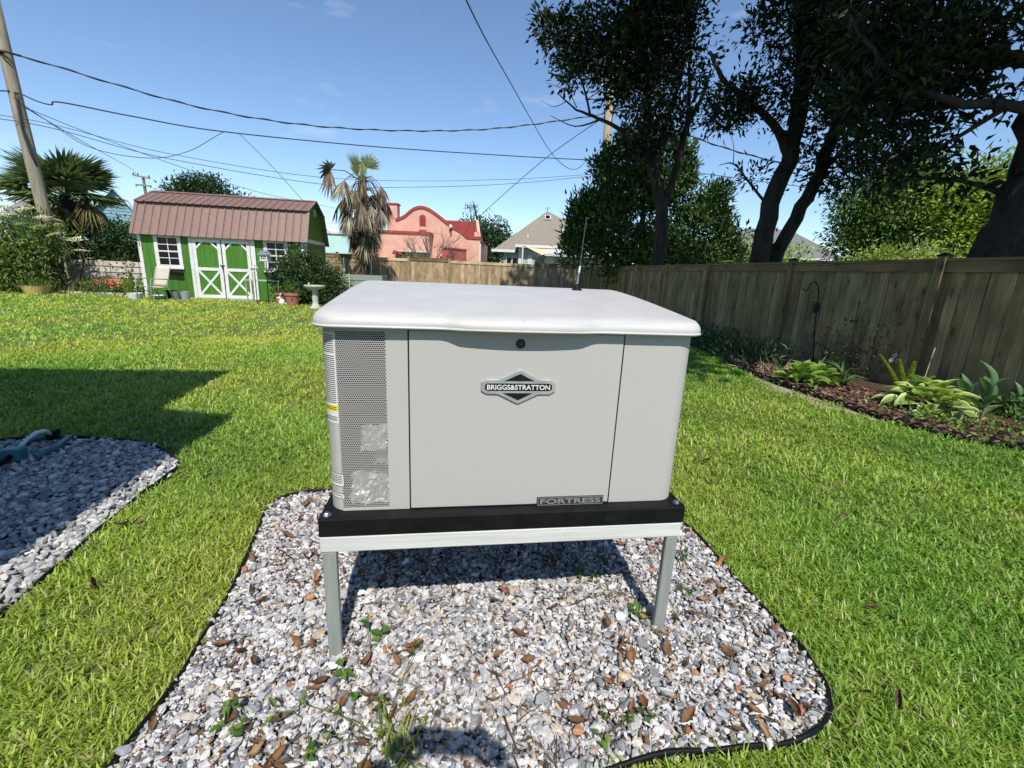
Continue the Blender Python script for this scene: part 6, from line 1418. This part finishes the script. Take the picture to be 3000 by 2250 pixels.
canna('canna with grey green leaves on a bare stalk by the bed edge', 4.62, 4.22, 6, 0.36); canna('low canna behind the variegated hosta', 5.22, 5.0, 7, 0.08); canna('low canna close to the fence boards', 5.45, 4.65, 8, 0.12); canna('last canna of the bed, farthest from the shepherd hook', 5.75, 4.25, 9, 0.2)
def foxtail(label, x, y, spires, seed):
    g = np.random.default_rng(seed); t = thing('foxtail_fern', label, 'fern', (x, y, 0))
    for (dx, dy, h, w) in spires:
        nb = NB(); n = 900; s = g.random(n) ** 0.85; a = g.uniform(0, 6.28, n); r = w * (1 - s) ** 0.6 * (0.35 + 0.65 * np.minimum(1, s * 5)); P = np.column_stack([dx * s, dy * s, h * s * (1 - 0.1 * s)]); D = np.column_stack([np.cos(a), np.sin(a), np.full(n, 0.9)])
        nb.leaves(P + D * 0.004, D, rand_dirs(n, g), r + 0.012, 0.008, pick([(0.34,0.44,0.045),(0.42,0.50,0.06),(0.24,0.34,0.035)], n, g)); nb.build('plume', M_leaf, t)
        MB().tube([(0, 0, -0.02), (dx * 0.5, dy * 0.5, h * 0.5), (dx, dy, h * 0.9)], [0.008, 0.006, 0.003], 5).build('stem', mat('fern_stem', (0.12, 0.17, 0.03)), t)
foxtail('yellow green foxtail fern with upright plumes before the fence post', 4.90, 5.42, [(-0.16, 0.02, 0.52, 0.045), (-0.34, 0.1, 0.56, 0.035), (0.02, 0.0, 0.50, 0.05), (0.22, 0.1, 0.24, 0.05), (-0.05, -0.1, 0.20, 0.06), (0.36, 0.05, 0.30, 0.045), (0.1, -0.12, 0.16, 0.06)], 80)
def shrublet(label, x, y, n, s, h, L, W, cols, seed, flowers=None, name='small_shrub'):
    t = clump(name, label, x, y, n, s, h, L, W, cols, seed, 0.3, 0.08, 'shrub'); g = np.random.default_rng(seed + 500); b = MB()
    for k in range(7): b.tube([(0, 0, -0.02), tuple(g.normal(0, s * 0.15, 3) * [1, 1, 0] + [0, 0, h * 0.5]), tuple(g.normal(0, s * 0.4, 3) * [1, 1, 0] + [0, 0, h * g.uniform(0.7, 1.1)])], [0.008, 0.006, 0.003], 4)
    b.build('twigs', M_bark, t)
    if flowers:
        for (dx, dy, dz) in flowers:
            nb = NB(); nb.leaves(np.repeat([[dx, dy, dz]], 6, 0), np.array([[math.cos(q), -0.3, math.sin(q)] for q in np.arange(6) * 1.047]), np.repeat([[0, -1.0, 0.3]], 6, 0), 0.045, 0.035, (0.7, 0.72, 0.6)); nb.build('flower', M_leaf, t)
shrublet('dark twiggy shrub with a few white flowers against the fence', 4.98, 6.45, 240, 0.5, 0.75, 0.06, 0.03, [(0.03,0.06,0.015),(0.045,0.08,0.02)], 81, [(0.3, -0.3, 0.42), (0.22, -0.35, 0.36), (0.35, -0.3, 0.34)])
shrublet('nearly bare twiggy shrub beside the shepherd hook', 4.95, 7.0, 60, 0.35, 0.6, 0.05, 0.02, [(0.06,0.06,0.03),(0.04,0.06,0.02)], 82)
shrublet('ferny green plant beside the canna with the bare stalk', 4.95, 4.05, 320, 0.35, 0.35, 0.06, 0.02, [(0.10,0.19,0.04),(0.14,0.24,0.06)], 83)
shrublet('low green plant spilling over the scalloped edging', 4.45, 3.95, 130, 0.55, 0.07, 0.06, 0.03, [(0.12,0.21,0.04),(0.18,0.28,0.06)], 84, name='ground_plant')
shrublet('second low green plant along the scalloped edging', 4.15, 4.3, 110, 0.55, 0.07, 0.06, 0.03, [(0.12,0.21,0.04),(0.20,0.30,0.07)], 85, name='ground_plant')
LOWD = ['nearest', 'second', 'third', 'fourth', 'fifth', 'sixth', 'seventh', 'eighth']
for k, (x, y) in enumerate([(4.15, 7.3), (4.0, 8.1), (4.2, 8.8), (4.05, 9.6), (4.0, 10.5), (3.9, 11.5), (3.8, 12.6), (3.7, 14.0)]):
    clump('shade_plant', 'dark low shade plant along the fence, %s past the shepherd hook' % LOWD[k].replace('nearest', 'first'), x, y, 260, 0.75, 0.35, 0.12, 0.035, [(0.035,0.08,0.02),(0.05,0.10,0.025),(0.07,0.12,0.035)], 90 + k, 0.5)
# dry straw at the bed corner
clump('dry_stalks', 'pale dry stalks lying at the corner of the planting bed', 3.78, 6.35, 60, 0.5, 0.12, 0.3, 0.012, [(0.42,0.36,0.25),(0.5,0.44,0.33)], 99, 0.1)
# shepherd hook, hanging feeder, cane
hk = thing('shepherd_hook', 'black iron shepherd hook standing before the fence', 'hook', (4.86, 7.10, 0))
MB().tube([(0, 0, -0.1), (-0.03, 0.15, 0.7), (-0.04, 0.2, 1.2), (-0.05, 0.23, 1.30), (-0.07, 0.28, 1.37), (-0.10, 0.34, 1.35), (-0.11, 0.37, 1.25), (-0.13, 0.42, 1.21), (-0.15, 0.45, 1.26)], 0.009, 8).build('rod', M_black, hk, True)
wf = thing('wind_chime', 'weathered hanging bird feeder on the fence boards beside the hook', 'ornament', (4.93, 7.45, 0))
MB().tube([(0, 0, 1.24), (0, 0, 1.08)], 0.003, 5).build('cord', M_black, wf)
MB().bar((-0.12, 0, 1.08), (0.12, 0, 1.08), 0.03, 0.02).build('perch', M_palebark, wf)
MB().lathe([(0.02, 0), (0.045, 0.03), (0.045, 0.12), (0.025, 0.16)], 12, (0, 0, 0.88)).build('jar', M_bark, wf, True)
MB().lathe([(0.06, 0), (0.06, 0.012), (0.02, 0.02)], 12, (0, 0, 0.83)).build('dish', M_palebark, wf); MB().tube([(0, 0, 0.84), (0, 0, 0.70)], 0.012, 6).build('tail', M_palebark, wf)
MB().tube([(0, 0, 0.82), (0, 0, 0.9)], 0.004, 5).tube([(0, 0, 1.02), (0, 0, 1.09)], 0.004, 5).build('hanger', M_black, wf)
MB().tube([(0, 0, 1.24), (0.18, 0.06, 1.30)], 0.004, 5).build('nail_hook', M_black, wf)
ck = thing('bamboo_cane', 'thin pale cane leaning against the fence post', 'cane', (5.1, 5.45, 0)); MB().tube([(0, 0, -0.03), (0.16, 0.12, 0.62)], 0.006, 6).build('cane_rod', M_newwood, ck)
# ------------------------------------------------------------------ weeds in the gravel
def weed(label, x, y, n, s, h, L, W, cols, seed):
    g = np.random.default_rng(seed); t = thing('gravel_weed', label, 'weed', (x, y, 0)); nb = NB(); b = MB()
    for k in range(max(3, n // 4)):
        e = np.append(g.normal(0, s * 0.5, 2), 0.035 + h * g.random()); b.tube([(0, 0, 0.0), tuple(e * [0.5, 0.5, 0.8]), tuple(e)], 0.0015, 4, cap=False)
        m_ = 4; nb.leaves(np.repeat(e[None], m_, 0) + g.normal(0, 0.008, (m_, 3)), g.normal(0, 1, (m_, 3)) + [0, 0, 0.5], g.normal(0, 0.4, (m_, 3)) + [0, 0, 1], L * g.uniform(0.6, 1.2, m_), W * g.uniform(0.7, 1.2, m_), pick(cols, m_, g))
    b.build('stems', mat('weed_stem%d' % seed, (0.10, 0.13, 0.03)), t); nb.build('leaves', M_leaf, t)
WC = [(0.07,0.15,0.02),(0.10,0.20,0.03),(0.14,0.22,0.05)]
weed('leafy green weed at the foot of the stand leg below the grille', -0.44, 1.25, 14, 0.13, 0.06, 0.045, 0.028, WC, 1)
weed('spreading clump of yellow green weeds in front of the stand', -0.33, 0.98, 70, 0.22, 0.05, 0.022, 0.018, [(0.12,0.17,0.03),(0.20,0.24,0.05),(0.08,0.14,0.02)], 2)
weed('bright green weed beside the yellow green clump', -0.27, 0.89, 14, 0.10, 0.04, 0.035, 0.022, WC, 3)
weed('row of small round leaved weeds between the clump and the lawn', -0.55, 1.02, 14, 0.25, 0.03, 0.035, 0.026, WC, 4)
weed('tiny weed near the bed edge that faces the other gravel bed', -0.72, 1.03, 6, 0.10, 0.02, 0.035, 0.028, WC, 5)
weed('tiny weed behind the stand leg below the plain end panel', 0.78, 1.72, 10, 0.14, 0.02, 0.035, 0.028, WC, 6)
weed('tiny weed between the stand legs', 0.33, 1.66, 8, 0.20, 0.02, 0.03, 0.024, WC, 7)
weed('tiny round weed between the plain-panel leg and the edging curve', 0.66, 1.22, 8, 0.25, 0.02, 0.032, 0.026, WC, 8)
weed('low weed at the rounded corner of the edging', 0.36, 1.02, 10, 0.12, 0.025, 0.03, 0.018, WC, 9)
tg = thing('grass_tuft', 'tuft of tall pale grass blades growing through the gravel', 'weed', (-0.255, 0.935, 0)); g_ = np.random.default_rng(33); nb = NB(); n = 26
nb.blades(np.column_stack([g_.normal(0, .03, (n, 2)), np.full(n, 0.02)]), np.column_stack([g_.normal(0, .5, (n, 2)), np.ones(n)]), g_.uniform(0.07, 0.13, n), 0.006, pick([(0.25,0.33,0.08),(0.40,0.42,0.18)], n, g_)); nb.build('blades', M_grass, tg)
for k, (x, y) in enumerate([(-2.02, 4.05), (-1.93, 4.1)]):
    tg = thing('grass_tuft', 'tall grass stalks standing up from the lawn at the shadow corner', 'weed', (x - 0.55, y - 0.75, 0), group='lawn stalks'); nb = NB(); n = 10
    nb.blades(np.column_stack([g_.normal(0, .03, (n, 2)), np.full(n, 0.0)]), np.column_stack([g_.normal(0, .3, (n, 2)), np.ones(n)]), g_.uniform(0.12, 0.2, n), 0.008, pick([(0.25,0.33,0.12),(0.35,0.42,0.2)], n, g_)); nb.build('blades', M_grass, tg)

# ================================================================== SPRINKLER ON THE SHADED GRAVEL
M_teal = mat('teal_plastic', (0.03, 0.17, 0.19), rough=0.4)
sp = thing('lawn_sprinkler', 'teal oscillating lawn sprinkler with white spray bar on the gravel', 'sprinkler', (-3.13, 2.72, 0.03), R(107))
b = MB(); b.tube([(-0.17, -0.10, 0.02), (-0.05, -0.13, 0.025), (0.16, -0.10, 0.022), (0.20, -0.02, 0.02)], 0.018, 8); b.build('runner', M_teal, sp, True)
b = MB(); b.tube([(-0.17, 0.10, 0.02), (0.0, 0.12, 0.022), (0.16, 0.10, 0.022), (0.20, 0.02, 0.02)], 0.018, 8); b.build('runner', M_teal, sp, True)
MB().box(-0.21, -0.13, -0.05, 0.05, 0.005, 0.085).build('motor_housing', M_teal, sp, bevel=0.012)
MB().tube([(-0.21, 0, 0.04), (-0.27, 0, 0.03), (-0.31, 0.02, 0.015)], 0.016, 10).build('hose_inlet', M_black, sp)
MB().box(0.16, 0.22, -0.03, 0.03, 0.005, 0.075).build('end_bracket', M_black, sp, bevel=0.006)
arm = MB().tube([(-0.13, 0, 0.06), (-0.05, 0, 0.095), (0.04, 0, 0.105), (0.12, 0, 0.09), (0.17, 0, 0.05)], 0.014, 10).build('spray_bar', M_white, sp, True)
for k in range(7): MB().lathe([(0.005, 0), (0.005, 0.005)], 8, (-0.09 + k * 0.033, 0, 0.098 + 0.012 * math.sin(k * 0.5))).build('nozzle', M_black, arm)

# ================================================================== THE OWNER'S HOUSE, left of and behind the camera
oh = thing('white_sided_house', 'white sided house whose eaves shade the lawn and gravel bed', 'house', (-4.0, -3.0, 0))
M_sid = mat('white_siding', (0.60, 0.60, 0.57), (0.54, 0.54, 0.52), 3, 0.7, rnd=0.03)
def wp(poly): return [(x + 4.0, y + 3.0) for x, y in poly]
EAVE = [(-9.0, 1.05), (-2.84, 1.99), (-2.55, 0.53), (-1.86, 0.44), (-1.56, -1.80), (-1.05, -6.0), (-9.0, -6.0)]
WALL = [(-9.0, 0.55), (-3.30, 1.42), (-3.02, 0.05), (-2.22, -0.05), (-1.85, -2.0), (-1.4, -5.6), (-9.0, -5.6)]
MB().slab(wp(WALL), -0.1, 3.86).build('wall', M_sid, oh)
rfh = MB().slab(wp(EAVE), 3.86, 4.02).build('roof', mat('grey_eave', (0.30, 0.30, 0.30), rough=0.8), oh)
MB().add([(x, y, 4.021) for x, y in wp(EAVE)] + [(-0.8, -0.2, 5.2)], [(i, (i + 1) % 7, 7) for i in range(7)]).build('shingles', M_dkroof, rfh)
for k in range(23):
    z = 0.15 + k * 0.16
    for (p, q) in ((WALL[0], WALL[1]), (WALL[1], WALL[2]), (WALL[2], WALL[3]), (WALL[3], WALL[4]), (WALL[4], WALL[5])):
        p, q = np.array(p), np.array(q); d = unit(q - p); nrm = np.array([-d[1], d[0]]); a = p + nrm * 0.012 + np.array([4, 3]); c_ = q + nrm * 0.012 + np.array([4, 3])
        MB().bar((a[0], a[1], z), (c_[0], c_[1], z), 0.022, 0.15).build('siding_course', M_sid, oh)
d = unit(np.array(WALL[4]) - np.array(WALL[3])); m_ = np.array(WALL[3]) + d * 0.9 + np.array([4, 3]); nrm = np.array([-d[1], d[0]])
w_ = MB().bar((m_[0] + nrm[0]*0.03 - d[0]*0.4, m_[1] + nrm[1]*0.03 - d[1]*0.4, 1.7), (m_[0] + nrm[0]*0.03 + d[0]*0.4, m_[1] + nrm[1]*0.03 + d[1]*0.4, 1.7), 0.03, 1.2).build('window', M_glass, oh)

# ================================================================== THE PHOTOGRAPHER (behind the lens; the shadow falls on the gravel)
def skinfig(name, verts, edges, radii, m, parent, sub=2, root=0):
    me = bpy.data.meshes.new(name); me.from_pydata(verts, edges, []); o_ = link(name, me, None, parent)
    sk = o_.modifiers.new('skin', 'SKIN'); sk.use_smooth_shade = True
    for i, r_ in enumerate(radii): me.skin_vertices[0].data[i].radius = (r_, r_) if not hasattr(r_, '__len__') else r_
    me.skin_vertices[0].data[root].use_root = True
    s_ = o_.modifiers.new('sub', 'SUBSURF'); s_.levels = sub; s_.render_levels = sub
    me.materials.append(m); return o_
pr_ = thing("person", 'person in dark clothes standing on the lawn holding a phone up in both hands', 'person', (0.03, -0.56, 0))
M_skin = mat('skin', (0.50, 0.32, 0.24), rough=0.55); M_shirt = mat('navy_shirt', (0.03, 0.04, 0.07), rough=0.9); M_pants = mat('grey_trousers', (0.08, 0.08, 0.09), rough=0.9); M_hair = mat('brown_hair', (0.05, 0.03, 0.02), rough=0.7)
hx = 0.115
V = [(0,0,0.86),(0,0,1.02),(0,0.01,1.20),(0,0,1.30),(0,0.01,1.38),(0,0.02,1.44),(0,0.025,1.52),(0,0.02,1.58)]
E_ = [(0,1),(1,2),(2,3),(3,4),(4,5),(5,6),(6,7)]; Rr = [(0.15,0.11),(0.135,0.10),(0.16,0.11),(0.11,0.085),(0.052,0.052),(0.062,0.075),(0.074,0.09),(0.055,0.07)]
for s in (-1, 1):
    n0 = len(V); V += [(s*0.17,0,1.28),(s*0.26,0.14,1.17),(s*0.25,0.32,1.215),(s*0.155,0.475,1.285)]; E_ += [(3,n0),(n0,n0+1),(n0+1,n0+2),(n0+2,n0+3)]; Rr += [0.062,0.048,0.042,0.031]
    n1 = len(V); V += [(s*0.09,0,0.80),(s*0.10,0.01,0.46),(s*0.105,-0.02,0.08),(s*0.12,0.13,0.035)]; E_ += [(0,n1),(n1,n1+1),(n1+1,n1+2),(n1+2,n1+3)]; Rr += [0.092,0.062,0.042,0.036]
skinfig('body', V, E_, Rr, M_skin, pr_)
V = [(0,0,0.84),(0,0,1.02),(0,0.01,1.20),(0,0,1.30)]; E_ = [(0,1),(1,2),(2,3)]; Rr = [(0.165,0.125),(0.15,0.115),(0.175,0.125),(0.12,0.095)]
for s in (-1, 1): n0 = len(V); V += [(s*0.17,0,1.28),(s*0.235,0.10,1.20)]; E_ += [(3,n0),(n0,n0+1)]; Rr += [0.075,0.062]
skinfig('shirt', V, E_, Rr, M_shirt, pr_)
V = [(0,0,0.90),(0,0,0.82)]; E_ = [(0,1)]; Rr = [(0.16,0.12),(0.155,0.12)]
for s in (-1, 1): n0 = len(V); V += [(s*0.09,0,0.76),(s*0.10,0.01,0.46),(s*0.105,-0.015,0.12)]; E_ += [(1,n0),(n0,n0+1),(n0+1,n0+2)]; Rr += [0.105,0.075,0.062]
skinfig('trousers', V, E_, Rr, M_pants, pr_)
MB().lathe([(0.03, 1.64), (0.075, 1.62), (0.098, 1.57), (0.102, 1.51), (0.09, 1.46)], 16, (0, -0.002, 0), cap=True).build('hair', M_hair, pr_, True)
for s in (-1, 1):
    MB().lathe([(0.004, 0), (0.011, 0.004), (0.011, 0.012), (0.004, 0.016)], 10, (s*0.032, 0.108, 1.505)).build('eye', M_white, pr_, True)
    MB().tube([(s*0.080, 0.02, 1.485), (s*0.088, 0.015, 1.51), (s*0.080, 0.02, 1.535)], [0.008, 0.014, 0.008], 8).build('ear', M_skin, pr_, True)
    hnd = skinfig('hand', [(s*0.155,0.475,1.285),(s*0.13,0.50,1.292),(s*0.108,0.515,1.297)], [(0,1),(1,2)], [0.030,(0.024,0.042),(0.018,0.042)], M_skin, pr_)
    for k, (dz, ln) in enumerate(((0.030, 0.050), (0.010, 0.056), (-0.010, 0.052), (-0.028, 0.042))):
        skinfig('finger', [(s*0.110,0.512,1.297+dz),(s*0.096,0.531,1.298+dz),(s*(0.096-ln*0.5),0.535,1.297+dz)], [(0,1),(1,2)], [0.0095,0.0088,0.0075], M_skin, hnd, 1)
    skinfig('thumb', [(s*0.115,0.495,1.278),(s*0.095,0.490,1.268),(s*0.072,0.497,1.272)], [(0,1),(1,2)], [0.0115,0.0105,0.0085], M_skin, hnd, 1)
MB().tube([(0, 0.11, 1.50), (0, 0.128, 1.478), (0, 0.11, 1.47)], [0.010, 0.014, 0.010], 8).build('nose', M_skin, pr_, True)
MB().bar((-0.022, 0.108, 1.447), (0.022, 0.108, 1.447), 0.012, 0.009).build('mouth', mat('lips', (0.35, 0.14, 0.12), rough=0.5), pr_)
phn = MB().box(-0.060, 0.120, -0.052, -0.043, CAM_H - 0.046, CAM_H + 0.044).build('phone', M_gloss, None, bevel=0.003)
tag(phn, 'black phone held sideways in both hands', 'phone')
